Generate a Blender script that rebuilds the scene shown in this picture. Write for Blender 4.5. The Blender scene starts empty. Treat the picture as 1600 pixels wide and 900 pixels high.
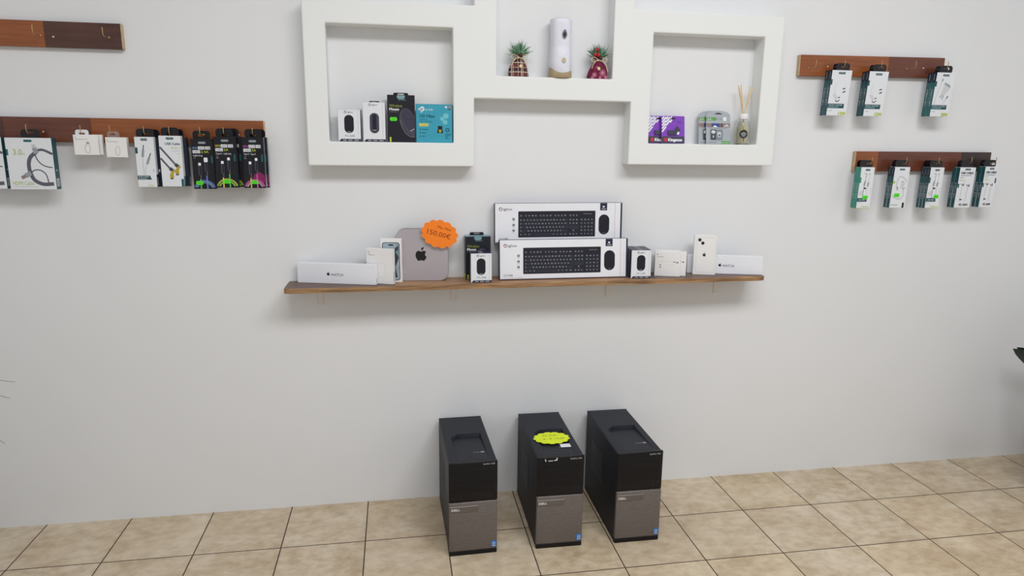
import bpy, bmesh, math, random
from mathutils import Matrix, Vector, Euler
random.seed(7)
SC = bpy.context.scene
COL = SC.collection
PI = math.pi

# ------------------------------------------------------------------ camera
cam_d = bpy.data.cameras.new('camera')
cam = bpy.data.objects.new('camera', cam_d)
COL.objects.link(cam)
cam_d.sensor_width = 36.0
cam_d.lens = 23.977
cam_d.clip_start = 0.05
YAW, PITCH, ROLL = 0.16976, 0.20585, 0.01235
_f = Vector((math.sin(YAW)*math.cos(PITCH), math.cos(YAW)*math.cos(PITCH), -math.sin(PITCH)))
_r0 = Vector((math.cos(YAW), -math.sin(YAW), 0))
_u0 = _r0.cross(_f)
_r = math.cos(ROLL)*_r0 + math.sin(ROLL)*_u0
_u = -math.sin(ROLL)*_r0 + math.cos(ROLL)*_u0
cam.matrix_world = Matrix(((_r.x, _u.x, -_f.x, 0.0), (_r.y, _u.y, -_f.y, -2.6498),
                           (_r.z, _u.z, -_f.z, 1.4522), (0, 0, 0, 1)))
SC.camera = cam

# ------------------------------------------------------------------ light and exposure
SC.view_settings.view_transform = 'Standard'
SC.view_settings.look = 'None'
SC.view_settings.gamma = 1.0
SC.view_settings.use_curve_mapping = False
SC.view_settings.exposure = -0.16
world = bpy.data.worlds.new('daylight')
SC.world = world
world.use_nodes = True
_bg = world.node_tree.nodes['Background']
_bg.inputs[0].default_value = (0.93, 0.97, 1.0, 1)
_bg.inputs[1].default_value = 0.46


def area(name, loc, size, power, colour, target=None):
    d = bpy.data.lights.new(name, 'AREA')
    d.shape = 'RECTANGLE'
    d.size, d.size_y = size
    d.energy = power
    d.color = colour
    o = bpy.data.objects.new(name, d)
    COL.objects.link(o)
    o.location = loc
    if target is not None:
        v = Vector(target) - Vector(loc)
        o.rotation_euler = v.to_track_quat('-Z', 'Y').to_euler()
    return o


area('ceiling_light_near', (1.5, -2.45, 3.25), (1.3, 0.9), 60, (1.0, 0.99, 0.985))
area('ceiling_light_far', (0.1, -2.45, 3.25), (1.3, 0.9), 45, (1.0, 0.99, 0.985))


# ------------------------------------------------------------------ materials
def lin(c):
    return tuple((v/12.92 if v <= 0.04045 else ((v+0.055)/1.055)**2.4) for v in (x/255 for x in c))


MATS = {}


def mat(name, rgb, rough=0.5, metal=0.0, coat=0.0, var=0.04, scale=40.0, trans=0.0, ior=1.45, spec=0.5):
    if name in MATS:
        return name
    m = bpy.data.materials.new(name)
    m.use_nodes = True
    nt = m.node_tree
    b = nt.nodes['Principled BSDF']
    c = lin(rgb)
    b.inputs['Roughness'].default_value = rough
    b.inputs['Metallic'].default_value = metal
    b.inputs['Coat Weight'].default_value = coat
    b.inputs['Transmission Weight'].default_value = trans
    b.inputs['IOR'].default_value = ior
    b.inputs['Specular IOR Level'].default_value = spec
    if var > 0:
        tc = nt.nodes.new('ShaderNodeTexCoord')
        nz = nt.nodes.new('ShaderNodeTexNoise')
        nz.inputs['Scale'].default_value = scale
        nz.inputs['Detail'].default_value = 3
        rp = nt.nodes.new('ShaderNodeValToRGB')
        rp.color_ramp.elements[0].position = 0.3
        rp.color_ramp.elements[1].position = 0.7
        rp.color_ramp.elements[0].color = tuple(v*(1-var) for v in c)+(1,)
        rp.color_ramp.elements[1].color = tuple(min(1, v*(1+var)) for v in c)+(1,)
        nt.links.new(tc.outputs['Object'], nz.inputs['Vector'])
        nt.links.new(nz.outputs['Fac'], rp.inputs['Fac'])
        nt.links.new(rp.outputs['Color'], b.inputs['Base Color'])
    else:
        b.inputs['Base Color'].default_value = c+(1,)
    MATS[name] = m
    return name


def nodes_of(name):
    m = bpy.data.materials.new(name)
    m.use_nodes = True
    MATS[name] = m
    nt = m.node_tree
    return nt, nt.nodes['Principled BSDF']


def mth(nt, op, a, b=None, c=None):
    n = nt.nodes.new('ShaderNodeMath')
    n.operation = op
    for i, v in enumerate((a, b, c)):
        if v is None:
            continue
        if isinstance(v, (int, float)):
            n.inputs[i].default_value = v
        else:
            nt.links.new(v, n.inputs[i])
    return n.outputs[0]


def mixc(nt, fac, a, b):
    n = nt.nodes.new('ShaderNodeMix')
    n.data_type = 'RGBA'
    ins = [i for i in n.inputs if i.type == 'RGBA']
    if isinstance(fac, (int, float)):
        n.inputs[0].default_value = fac
    else:
        nt.links.new(fac, n.inputs[0])
    for i, v in zip(ins, (a, b)):
        if isinstance(v, tuple):
            i.default_value = v if len(v) == 4 else v+(1,)
        else:
            nt.links.new(v, i)
    return [o for o in n.outputs if o.type == 'RGBA'][0]


def ramp(nt, src, stops):
    r = nt.nodes.new('ShaderNodeValToRGB')
    cr = r.color_ramp
    while len(cr.elements) < len(stops):
        cr.elements.new(0.5)
    for e, (p, c) in zip(cr.elements, stops):
        e.position = p
        e.color = c if len(c) == 4 else tuple(c)+(1,)
    nt.links.new(src, r.inputs['Fac'])
    return r.outputs['Color']


def noise(nt, vec, scale, detail=4, rough=0.55, mapscale=None):
    n = nt.nodes.new('ShaderNodeTexNoise')
    n.inputs['Scale'].default_value = scale
    n.inputs['Detail'].default_value = detail
    n.inputs['Roughness'].default_value = rough
    if mapscale:
        mp = nt.nodes.new('ShaderNodeMapping')
        mp.inputs['Scale'].default_value = mapscale
        nt.links.new(vec, mp.inputs['Vector'])
        vec = mp.outputs['Vector']
    nt.links.new(vec, n.inputs['Vector'])
    return n.outputs['Fac']


def coords(nt):
    tc = nt.nodes.new('ShaderNodeTexCoord')
    return tc.outputs['Object']


def bump(nt, b, h, strength, dist=0.01):
    n = nt.nodes.new('ShaderNodeBump')
    n.inputs['Strength'].default_value = strength
    n.inputs['Distance'].default_value = dist
    nt.links.new(h, n.inputs['Height'])
    nt.links.new(n.outputs['Normal'], b.inputs['Normal'])


def wall_paint(name, rgb):
    nt, b = nodes_of(name)
    v = coords(nt)
    n1 = noise(nt, v, 1.3, 3)
    n2 = noise(nt, v, 60, 3)
    c = lin(rgb)
    col = ramp(nt, n1, [(0.3, tuple(x*0.985 for x in c)), (0.7, tuple(min(1, x*1.015) for x in c))])
    nt.links.new(col, b.inputs['Base Color'])
    b.inputs['Roughness'].default_value = 0.62
    bump(nt, b, n2, 0.06, 0.002)


wall_paint('wall_paint', (230, 232, 235))
wall_paint('plaster_paint', (234, 237, 237))

# floor tile: 303 mm stoneware with dark grout, cloudy travertine print
TS = 0.303
nt, b = nodes_of('floor_tile')
v = coords(nt)
sep = nt.nodes.new('ShaderNodeSeparateXYZ')
nt.links.new(v, sep.inputs[0])
gx = mth(nt, 'DIVIDE', mth(nt, 'ADD', sep.outputs[0], 4.4608*TS), TS)
gy = mth(nt, 'DIVIDE', mth(nt, 'ADD', sep.outputs[1], 0.9688*TS), TS)
fx = mth(nt, 'FRACT', gx)
fy = mth(nt, 'FRACT', gy)
dx = mth(nt, 'MINIMUM', fx, mth(nt, 'SUBTRACT', 1.0, fx))
dy = mth(nt, 'MINIMUM', fy, mth(nt, 'SUBTRACT', 1.0, fy))
dmin = mth(nt, 'MINIMUM', dx, dy)
joint = mth(nt, 'LESS_THAN', dmin, 0.0068)
cell = nt.nodes.new('ShaderNodeCombineXYZ')
nt.links.new(mth(nt, 'FLOOR', gx), cell.inputs[0])
nt.links.new(mth(nt, 'FLOOR', gy), cell.inputs[1])
wn = nt.nodes.new('ShaderNodeTexWhiteNoise')
nt.links.new(cell.outputs[0], wn.inputs['Vector'])
offs = nt.nodes.new('ShaderNodeVectorMath')
offs.operation = 'MULTIPLY_ADD'
nt.links.new(wn.outputs['Color'], offs.inputs[0])
offs.inputs[1].default_value = (7, 7, 7)
nt.links.new(v, offs.inputs[2])
na = noise(nt, offs.outputs[0], 5.5, 6, 0.62, (1, 1.25, 1))
nb = noise(nt, offs.outputs[0], 22, 5, 0.6, (1, 1.4, 1))
cA = ramp(nt, na, [(0.32, lin((178, 158, 130))), (0.5, lin((200, 184, 158))), (0.68, lin((216, 204, 184)))])
cB = ramp(nt, nb, [(0.34, lin((160, 136, 106))), (0.6, lin((216, 202, 180)))])
cT = mixc(nt, 0.33, cA, cB)
tint = ramp(nt, wn.outputs['Value'], [(0.0, (0.94, 0.92, 0.90)), (0.5, (1, 1, 1)), (1.0, (1.0, 0.965, 0.89))])
mm = nt.nodes.new('ShaderNodeMix')
mm.data_type = 'RGBA'
mm.blend_type = 'MULTIPLY'
mm.inputs[0].default_value = 1.0
_rg = [i for i in mm.inputs if i.type == 'RGBA']
nt.links.new(cT, _rg[0])
nt.links.new(tint, _rg[1])
cT = [o for o in mm.outputs if o.type == 'RGBA'][0]
cF = mixc(nt, joint, cT, lin((60, 44, 36))+(1,))
nt.links.new(cF, b.inputs['Base Color'])
nt.links.new(mth(nt, 'ADD', mth(nt, 'MULTIPLY', joint, 0.4), 0.42), b.inputs['Roughness'])
bump(nt, b, mth(nt, 'SUBTRACT', mth(nt, 'MULTIPLY', nb, 0.15), mth(nt, 'MULTIPLY', joint, 1.0)), 0.35, 0.002)


def wood(name, dark, light, rough=0.35, gscale=(2.5, 40, 40), coat=0.25):
    nt, b = nodes_of(name)
    v = coords(nt)
    g = noise(nt, v, 3.0, 6, 0.6, gscale)
    k = noise(nt, v, 5.0, 2)
    f = mth(nt, 'ADD', mth(nt, 'MULTIPLY', g, 0.7), mth(nt, 'MULTIPLY', k, 0.3))
    nt.links.new(ramp(nt, f, [(0.34, lin(dark)), (0.66, lin(light))]), b.inputs['Base Color'])
    b.inputs['Roughness'].default_value = rough
    b.inputs['Coat Weight'].default_value = coat
    b.inputs['Coat Roughness'].default_value = 0.25
    bump(nt, b, g, 0.15, 0.001)


wood('wood_honey', (124, 66, 26), (158, 88, 40))
wood('wood_russet', (86, 42, 28), (112, 60, 40))
wood('wood_walnut', (62, 34, 28), (88, 52, 40))
wood('wood_ebony', (40, 28, 28), (60, 42, 40))
wood('wood_raw', (176, 150, 116), (208, 186, 152), 0.6, (2.5, 40, 40), 0)
wood('shelf_tan', (146, 108, 76), (182, 142, 106), 0.5, (2.0, 30, 30), 0.05)
wood('shelf_dark', (88, 68, 62), (114, 92, 84), 0.5, (2.0, 30, 30), 0.05)
wood('shelf_edge', (84, 58, 42), (186, 146, 102), 0.55, (2.2, 45, 45), 0.05)
wood('reed', (220, 194, 150), (240, 220, 182), 0.7, (40, 40, 3), 0)

mat('white_card', (228, 232, 238), 0.45, var=0.008)
mat('white_gloss', (236, 239, 246), 0.3, var=0.008)
mat('apple_white', (238, 238, 238), 0.4, var=0.01)
mat('navy', (38, 38, 66), 0.42)
mat('ink', (20, 20, 24), 0.45)
mat('ink_soft', (120, 122, 128), 0.5)
mat('ink_pale', (196, 198, 204), 0.5)
mat('ink_brown', (120, 44, 14), 0.6)
mat('ink_green', (92, 108, 20), 0.6)
mat('black_card', (20, 20, 28), 0.35)
mat('black_card_b', (30, 30, 40), 0.3)
mat('mouse_grey', (70, 70, 86), 0.35)
mat('mouse_black', (28, 28, 40), 0.35)
mat('teal_dark', (24, 78, 86), 0.4)
mat('teal', (28, 96, 98), 0.4)
mat('teal_bright', (46, 138, 122), 0.4)
mat('teal_pale', (120, 160, 170), 0.4)
mat('side_navy', (22, 34, 52), 0.4)
mat('side_grey', (128, 142, 150), 0.35)
mat('cyan_box', (58, 160, 186), 0.4)
mat('cyan_light', (112, 196, 206), 0.4)
mat('cyan_dark', (24, 92, 116), 0.4)
mat('yellow', (214, 200, 90), 0.5)
mat('lime', (190, 206, 60), 0.5)
mat('lime_text', (170, 190, 50), 0.5)
mat('olive_text', (150, 160, 70), 0.5)
mat('green_dot', (86, 232, 40), 0.5)
mat('purple', (128, 62, 190), 0.38)
mat('dark_grey_print', (58, 56, 76), 0.42)
mat('red_print', (200, 40, 44), 0.45)
mat('sd_grey', (168, 176, 184), 0.38)
mat('sd_green', (84, 156, 66), 0.4)
mat('sd_blue', (58, 76, 140), 0.4)
mat('sd_brown', (146, 120, 116), 0.4)
mat('tower_black', (30, 33, 43), 0.5, var=0.06, scale=300, spec=0.32)
mat('bezel_black', (14, 14, 18), 0.34, spec=0.35)
mat('bay_black', (17, 17, 21), 0.42, spec=0.3)
mat('slot_black', (8, 8, 10), 0.4)
mat('grey_mark', (150, 150, 155), 0.4)
mat('silver_mark', (210, 210, 214), 0.35, 0.3)
mat('badge_grey', (108, 102, 98), 0.35, 0.4)
mat('blue_sticker', (40, 120, 200), 0.35)
mat('white_plastic', (226, 228, 240), 0.35)
mat('bracket_white', (232, 226, 222), 0.5)
mat('beige_plastic', (172, 154, 122), 0.42)
mat('beige_button', (196, 182, 150), 0.4)
mat('nozzle_grey', (110, 116, 124), 0.3)
mat('orange_tag', (255, 134, 34), 0.55)
mat('yellow_tag', (222, 240, 30), 0.5)
mat('aluminium', (186, 180, 187), 0.42, 0.35, var=0.01)
mat('alu_edge', (120, 116, 122), 0.4, 0.7, var=0.01)
mat('brass', (196, 172, 124), 0.35, 0.8)
mat('screw_steel', (214, 214, 214), 0.3, 0.8)
mat('tab_black', (24, 22, 28), 0.25)
mat('tab_white', (232, 232, 236), 0.35)
mat('tab_clear', (226, 226, 226), 0.12, trans=0.85, var=0)
mat('twine', (222, 204, 170), 0.8)
mat('needle', (84, 138, 104), 0.6, var=0.3, scale=60)
mat('needle_dark', (48, 92, 70), 0.6, var=0.3, scale=60)
mat('needle_pale', (140, 182, 150), 0.6, var=0.2, scale=60)
mat('cone_brown', (74, 46, 34), 0.7)
mat('berry', (176, 34, 46), 0.3)
mat('button_cream', (226, 206, 160), 0.4)
mat('snow_pink', (206, 132, 160), 0.7)
mat('glass', (250, 252, 248), 0.03, trans=1.0, var=0, ior=1.12)
mat('oil', (250, 246, 226), 0.08, trans=0.75, var=0, ior=1.1)
mat('cap_white', (236, 236, 240), 0.35)
mat('label_black', (26, 26, 32), 0.4)
mat('pot_grey', (92, 88, 84), 0.6)
mat('soil', (52, 40, 30), 0.9, var=0.4, scale=80)
mat('leaf_thin', (96, 108, 66), 0.5, var=0.15)
mat('leaf_dark', (16, 36, 28), 0.45, var=0.2)
mat('stem_green', (88, 96, 62), 0.6)
mat('pic_grey', (150, 158, 166), 0.4)
mat('pic_light', (206, 210, 214), 0.4)
mat('pic_dark', (66, 70, 80), 0.4)
mat('cable_grey', (92, 92, 104), 0.5)
mat('gold', (206, 180, 60), 0.35, 0.5)
mat('key_dark', (46, 48, 62), 0.4)
mat('kbd_body', (30, 31, 42), 0.4)
mat('key_text', (150, 152, 162), 0.45)
mat('neon_blue', (110, 130, 220), 0.4)
mat('neon_pink', (214, 90, 180), 0.4)
mat('neon_magenta', (130, 30, 90), 0.4)
mat('neon_green', (90, 190, 100), 0.4)
mat('neon_yellow', (222, 210, 80), 0.4)
mat('neon_cyan', (130, 170, 210), 0.4)
mat('phone_glass', (166, 184, 194), 0.25, var=0.2, scale=30)
mat('phone_frame', (52, 56, 66), 0.3)

# silver front panel with its fine wavy relief
nt, b = nodes_of('silver_mesh')
v = coords(nt)
wv = nt.nodes.new('ShaderNodeTexWave')
wv.wave_type = 'BANDS'
wv.bands_direction = 'Z'
wv.inputs['Scale'].default_value = 78
wv.inputs['Distortion'].default_value = 4
wv.inputs['Detail'].default_value = 1.5
wv.inputs['Detail Scale'].default_value = 3.0
mp = nt.nodes.new('ShaderNodeMapping')
mp.inputs['Scale'].default_value = (0.6, 1, 1)
nt.links.new(v, mp.inputs['Vector'])
nt.links.new(mp.outputs['Vector'], wv.inputs['Vector'])
nt.links.new(ramp(nt, wv.outputs['Fac'], [(0.1, lin((98, 92, 90))), (0.8, lin((124, 117, 114)))]), b.inputs['Base Color'])
b.inputs['Metallic'].default_value = 0.35
b.inputs['Roughness'].default_value = 0.42
bump(nt, b, wv.outputs['Fac'], 0.22, 0.0015)


def plaid():
    nt, b = nodes_of('plaid_cloth')
    v = coords(nt)
    s = nt.nodes.new('ShaderNodeSeparateXYZ')
    nt.links.new(v, s.inputs[0])

    def band(o, per, off, w):
        f = mth(nt, 'FRACT', mth(nt, 'ADD', mth(nt, 'DIVIDE', o, per), off))
        return mth(nt, 'LESS_THAN', f, w)
    base = lin((70, 42, 46))+(1,)
    c = mixc(nt, mth(nt, 'MULTIPLY', band(s.outputs[2], 0.034, 0.1, 0.5), 0.8), base, lin((118, 52, 58))+(1,))
    c = mixc(nt, mth(nt, 'MULTIPLY', band(s.outputs[0], 0.036, 0.3, 0.4), 0.6), c, lin((40, 30, 38))+(1,))
    for o, per, off in ((s.outputs[2], 0.034, 0.55), (s.outputs[2], 0.017, 0.1), (s.outputs[0], 0.036, 0.85), (s.outputs[0], 0.018, 0.35)):
        c = mixc(nt, mth(nt, 'MULTIPLY', band(o, per, off, 0.1 if per < 0.02 else 0.09), 0.75), c, lin((214, 196, 176))+(1,))
    nt.links.new(c, b.inputs['Base Color'])
    b.inputs['Roughness'].default_value = 0.85


plaid()
mat('wine_cloth', (112, 24, 60), 0.85, var=0.35, scale=90)


# ------------------------------------------------------------------ text outlines (cached)
_TX = {}


def text_geo(s):
    if s in _TX:
        return _TX[s]
    cu = bpy.data.curves.new('t', 'FONT')
    cu.body = s
    cu.size = 1.0
    cu.resolution_u = 2
    o = bpy.data.objects.new('t', cu)
    COL.objects.link(o)
    dg = bpy.context.evaluated_depsgraph_get()
    me = o.evaluated_get(dg).to_mesh()
    vs = [(p.co.x, p.co.y) for p in me.vertices]
    fs = [tuple(p.vertices) for p in me.polygons]
    o.evaluated_get(dg).to_mesh_clear()
    bpy.data.objects.remove(o)
    bpy.data.curves.remove(cu)
    x0 = min(p[0] for p in vs)
    x1 = max(p[0] for p in vs)
    vs = [((x-x0)/0.7, y/0.7) for x, y in vs]
    _TX[s] = (vs, fs, (x1-x0)/0.7)
    return _TX[s]


# ------------------------------------------------------------------ mesh builder
class MB:
    def __init__(s):
        s.v, s.f, s.m, s.sm, s.ms = [], [], [], [], []

    def add(s, vs, fs, m, smooth=False):
        o = len(s.v)
        s.v += [tuple(p) for p in vs]
        if m not in s.ms:
            s.ms.append(m)
        i = s.ms.index(m)
        for f in fs:
            s.f.append(tuple(o+k for k in f))
            s.m.append(i)
            s.sm.append(smooth)
        return s

    def box(s, x0, x1, y0, y1, z0, z1, m, bev=0.0, seg=1):
        if bev <= 0:
            vs = [(x, y, z) for z in (z0, z1) for y in (y0, y1) for x in (x0, x1)]
            fs = [(0, 2, 3, 1), (4, 5, 7, 6), (0, 1, 5, 4), (2, 6, 7, 3), (0, 4, 6, 2), (1, 3, 7, 5)]
            return s.add(vs, fs, m)
        bm = bmesh.new()
        bmesh.ops.create_cube(bm, size=1.0)
        for p in bm.verts:
            p.co = Vector(((x0+x1)/2+p.co.x*(x1-x0), (y0+y1)/2+p.co.y*(y1-y0), (z0+z1)/2+p.co.z*(z1-z0)))
        bmesh.ops.bevel(bm, geom=bm.edges[:], offset=bev, segments=seg, affect='EDGES', profile=0.5)
        s.from_bm(bm, m, seg > 1)
        return s

    def from_bm(s, bm, m, smooth=False):
        bm.verts.index_update()
        s.add([p.co for p in bm.verts], [[q.index for q in f.verts] for f in bm.faces], m, smooth)
        bm.free()

    def loft(s, rings, m, cap0=True, cap1=True, smooth=True):
        n = len(rings[0])
        vs = [p for r in rings for p in r]
        fs = []
        for k in range(len(rings)-1):
            for i in range(n):
                j = (i+1) % n
                fs.append((k*n+i, k*n+j, (k+1)*n+j, (k+1)*n+i))
        s.add(vs, fs, m, smooth)
        if cap0:
            s.add(rings[0], [tuple(reversed(range(n)))], m)
        if cap1:
            s.add(rings[-1], [tuple(range(n))], m)
        return s

    def lathe(s, prof, m, n=24, c=(0, 0, 0), caps=(True, True), sx=1, sy=1):
        rings = [[(c[0]+r*sx*math.cos(2*PI*i/n), c[1]+r*sy*math.sin(2*PI*i/n), c[2]+z) for i in range(n)] for r, z in prof]
        return s.loft(rings, m, *caps)

    def tube(s, pts, r, m, n=8, taper=None):
        pts = [Vector(p) for p in pts]
        rings = []
        up = None
        for k, p in enumerate(pts):
            d = (pts[min(k+1, len(pts)-1)]-pts[max(k-1, 0)]).normalized()
            if up is None:
                up = Vector((0, 0, 1)) if abs(d.z) < 0.9 else Vector((1, 0, 0))
            a = d.cross(up)
            if a.length < 1e-4:
                a = d.cross(Vector((1, 0.3, 0)))
            a.normalize()
            bb = a.cross(d).normalized()
            up = bb
            rr = r if taper is None else r*taper[k]
            rings.append([p+rr*(math.cos(2*PI*i/n)*a+math.sin(2*PI*i/n)*bb) for i in range(n)])
        return s.loft(rings, m)

    def ball(s, c, r, m, n=12, k=8):
        prof = [(max(1e-5, r*math.sin(PI*i/k)), -r*math.cos(PI*i/k)) for i in range(k+1)]
        return s.lathe(prof, m, n, c, (False, False))

    def prism(s, pts, y0, y1, m):          # outline in x,z extruded along y
        n = len(pts)
        vs = [(x, y0, z) for x, z in pts]+[(x, y1, z) for x, z in pts]
        fs = [tuple(range(n)), tuple(reversed(range(n, 2*n)))]
        for i in range(n):
            j = (i+1) % n
            fs.append((j, i, n+i, n+j))
        return s.add(vs, fs, m)

    def build(s, name, parent=None):
        me = bpy.data.meshes.new(name)
        me.from_pydata(s.v, [], s.f)
        for k in s.ms:
            me.materials.append(MATS[k])
        me.polygons.foreach_set('material_index', s.m)
        me.polygons.foreach_set('use_smooth', s.sm)
        me.update()
        o = bpy.data.objects.new(name, me)
        COL.objects.link(o)
        if parent is not None:
            o.parent = parent
        return o


class Face:
    """printing on one flat face: u to the right, v up, thin ink layers on the surface"""

    def __init__(s, mb, O, U=(1, 0, 0), V=(0, 0, 1), step=0.00015):
        s.mb, s.O, s.U, s.V = mb, Vector(O), Vector(U), Vector(V)
        s.N = s.U.cross(s.V)
        s.step = step

    def P(s, u, v, l):
        return s.O+s.U*u+s.V*v+s.N*(s.step*l)

    def poly(s, pts, m, l=1):
        s.mb.add([s.P(u, v, l) for u, v in pts], [tuple(range(len(pts)))], m)

    def rect(s, u0, v0, u1, v1, m, l=1):
        s.poly([(u0, v0), (u1, v0), (u1, v1), (u0, v1)], m, l)

    def rrect(s, u0, v0, u1, v1, r, m, l=1, n=4):
        r = min(r, (u1-u0)/2-1e-6, (v1-v0)/2-1e-6)
        s.poly(rr_pts(u0, v0, u1, v1, r, n), m, l)

    def ell(s, u, v, a, b_, m, l=1, n=20, rot=0.0):
        c, d = math.cos(rot), math.sin(rot)
        pts = []
        for i in range(n):
            x, y = a*math.cos(2*PI*i/n), b_*math.sin(2*PI*i/n)
            pts.append((u+c*x-d*y, v+d*x+c*y))
        s.poly(pts, m, l)

    def line(s, pts, w, m, l=1):
        P = [Vector(p) for p in pts]
        L, R = [], []
        for k, p in enumerate(P):
            d = (P[min(k+1, len(P)-1)]-P[max(k-1, 0)]).normalized()
            n = Vector((-d.y, d.x))*(w/2)
            L.append(p+n)
            R.append(p-n)
        vs = [s.P(q.x, q.y, l) for q in R]+[s.P(q.x, q.y, l) for q in L]
        k = len(P)
        s.mb.add(vs, [(i, i+1, k+i+1, k+i) for i in range(k-1)], m)

    def curve(s, pts, w, m, l=1, n=6):
        P = [Vector(p) for p in pts]
        P = [2*P[0]-P[1]]+P+[2*P[-1]-P[-2]]
        out = []
        for i in range(1, len(P)-2):
            a, b_, c, d = P[i-1:i+3]
            for j in range(n):
                t = j/n
                out.append(0.5*((2*b_)+(c-a)*t+(2*a-5*b_+4*c-d)*t*t+(3*b_-a-3*c+d)*t**3))
        out.append(P[-2])
        s.line(out, w, m, l)

    def ring(s, u, v, r0, r1, m, l=1, a0=0.0, a1=2*PI, n=28):
        vs, fs = [], []
        for i in range(n+1):
            a = a0+(a1-a0)*i/n
            vs.append(s.P(u+r0*math.cos(a), v+r0*math.sin(a), l))
            vs.append(s.P(u+r1*math.cos(a), v+r1*math.sin(a), l))
        for i in range(n):
            fs.append((2*i, 2*i+1, 2*i+3, 2*i+2))
        s.mb.add(vs, fs, m)

    def text(s, t, u, v, h, m, l=2, w=None, align='l', rot=0.0, skew=0.0, bold=0.0):
        vs, fs, tw = text_geo(t)
        kx = h if w is None else w/tw
        off = {'l': 0, 'c': -kx*tw/2, 'r': -kx*tw}[align]
        c, d = math.cos(rot), math.sin(rot)
        out = []
        for x, y in vs:
            X, Y = x*kx+off+skew*y*h, y*h
            out.append(s.P(u+c*X-d*Y, v+d*X+c*Y, l))
        s.mb.add(out, fs, m)
        if bold:
            for q, z in ((bold*h, 0), (-bold*h, 0), (0, bold*h)):
                s.mb.add([p+s.U*q+s.V*z-s.N*(0.00002+0.00001*(q > 0)+0.00002*(z > 0)) for p in out], fs, m)


def rr_pts(u0, v0, u1, v1, r, n=4):
    pts = []
    for cx, cy, a in ((u1-r, v0+r, -PI/2), (u1-r, v1-r, 0), (u0+r, v1-r, PI/2), (u0+r, v0+r, PI)):
        for i in range(n+1):
            t = a+PI/2*i/n
            pts.append((cx+r*math.cos(t), cy+r*math.sin(t)))
    return pts


# ------------------------------------------------------------------ object bookkeeping
def tag(o, label, cat, group=None):
    o['label'] = label
    o['category'] = cat
    if group:
        o['group'] = group
    return o


def thing(name, label, cat, loc=(0, 0, 0), rot=(0, 0, 0), group=None):
    o = bpy.data.objects.new(name, None)
    COL.objects.link(o)
    o.empty_display_size = 0.05
    o.location = loc
    o.rotation_euler = rot
    return tag(o, label, cat, group)


def structure(o):
    o['kind'] = 'structure'
    return o


def kids(o):
    return [c for c in bpy.data.objects if c.parent == o]


def dup(root, label, loc, rot=None, drop=()):
    r = root.copy()
    COL.objects.link(r)
    r.location = loc
    if rot is not None:
        r.rotation_euler = rot
    r['label'] = label
    for ch in kids(root):
        if ch.name.split('.')[0] in drop:
            continue
        c = ch.copy()
        COL.objects.link(c)
        c.parent = r
        for g in kids(ch):
            d = g.copy()
            COL.objects.link(d)
            d.parent = c
    return r


def front(mb, w, t):
    return Face(mb, (-w/2, -t/2, 0))


def lside(mb, w, t):       # left side, u runs from back to front
    return Face(mb, (-w/2, t/2, 0), (0, -1, 0))


def rside(mb, w, t):       # right side, u runs from front to back
    return Face(mb, (w/2, -t/2, 0), (0, 1, 0))


def topf(mb, w, t, h):
    return Face(mb, (-w/2, -t/2, h), (1, 0, 0), (0, 1, 0))


# ------------------------------------------------------------------ the setting
mb = MB()
mb.box(-2.35, 3.47, -4.2, 0.12, -0.08, 0.0, 'floor_tile')
structure(mb.build('floor'))
mb = MB()
mb.box(-2.35, 3.47, 0.0, 0.12, 0.0, 3.4, 'wall_paint')
structure(mb.build('wall_back'))
mb = MB()
mb.box(-2.35, -2.23, -4.2, 0.0, 0.0, 3.4, 'wall_paint')
structure(mb.build('wall_left'))
mb = MB()
mb.box(3.35, 3.47, -4.2, 0.0, 0.0, 3.4, 'wall_paint')
structure(mb.build('wall_right'))
mb = MB()
mb.box(-2.35, 3.47, -4.2, 0.12, 3.4, 3.5, 'wall_paint')
structure(mb.build('ceiling'))


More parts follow.
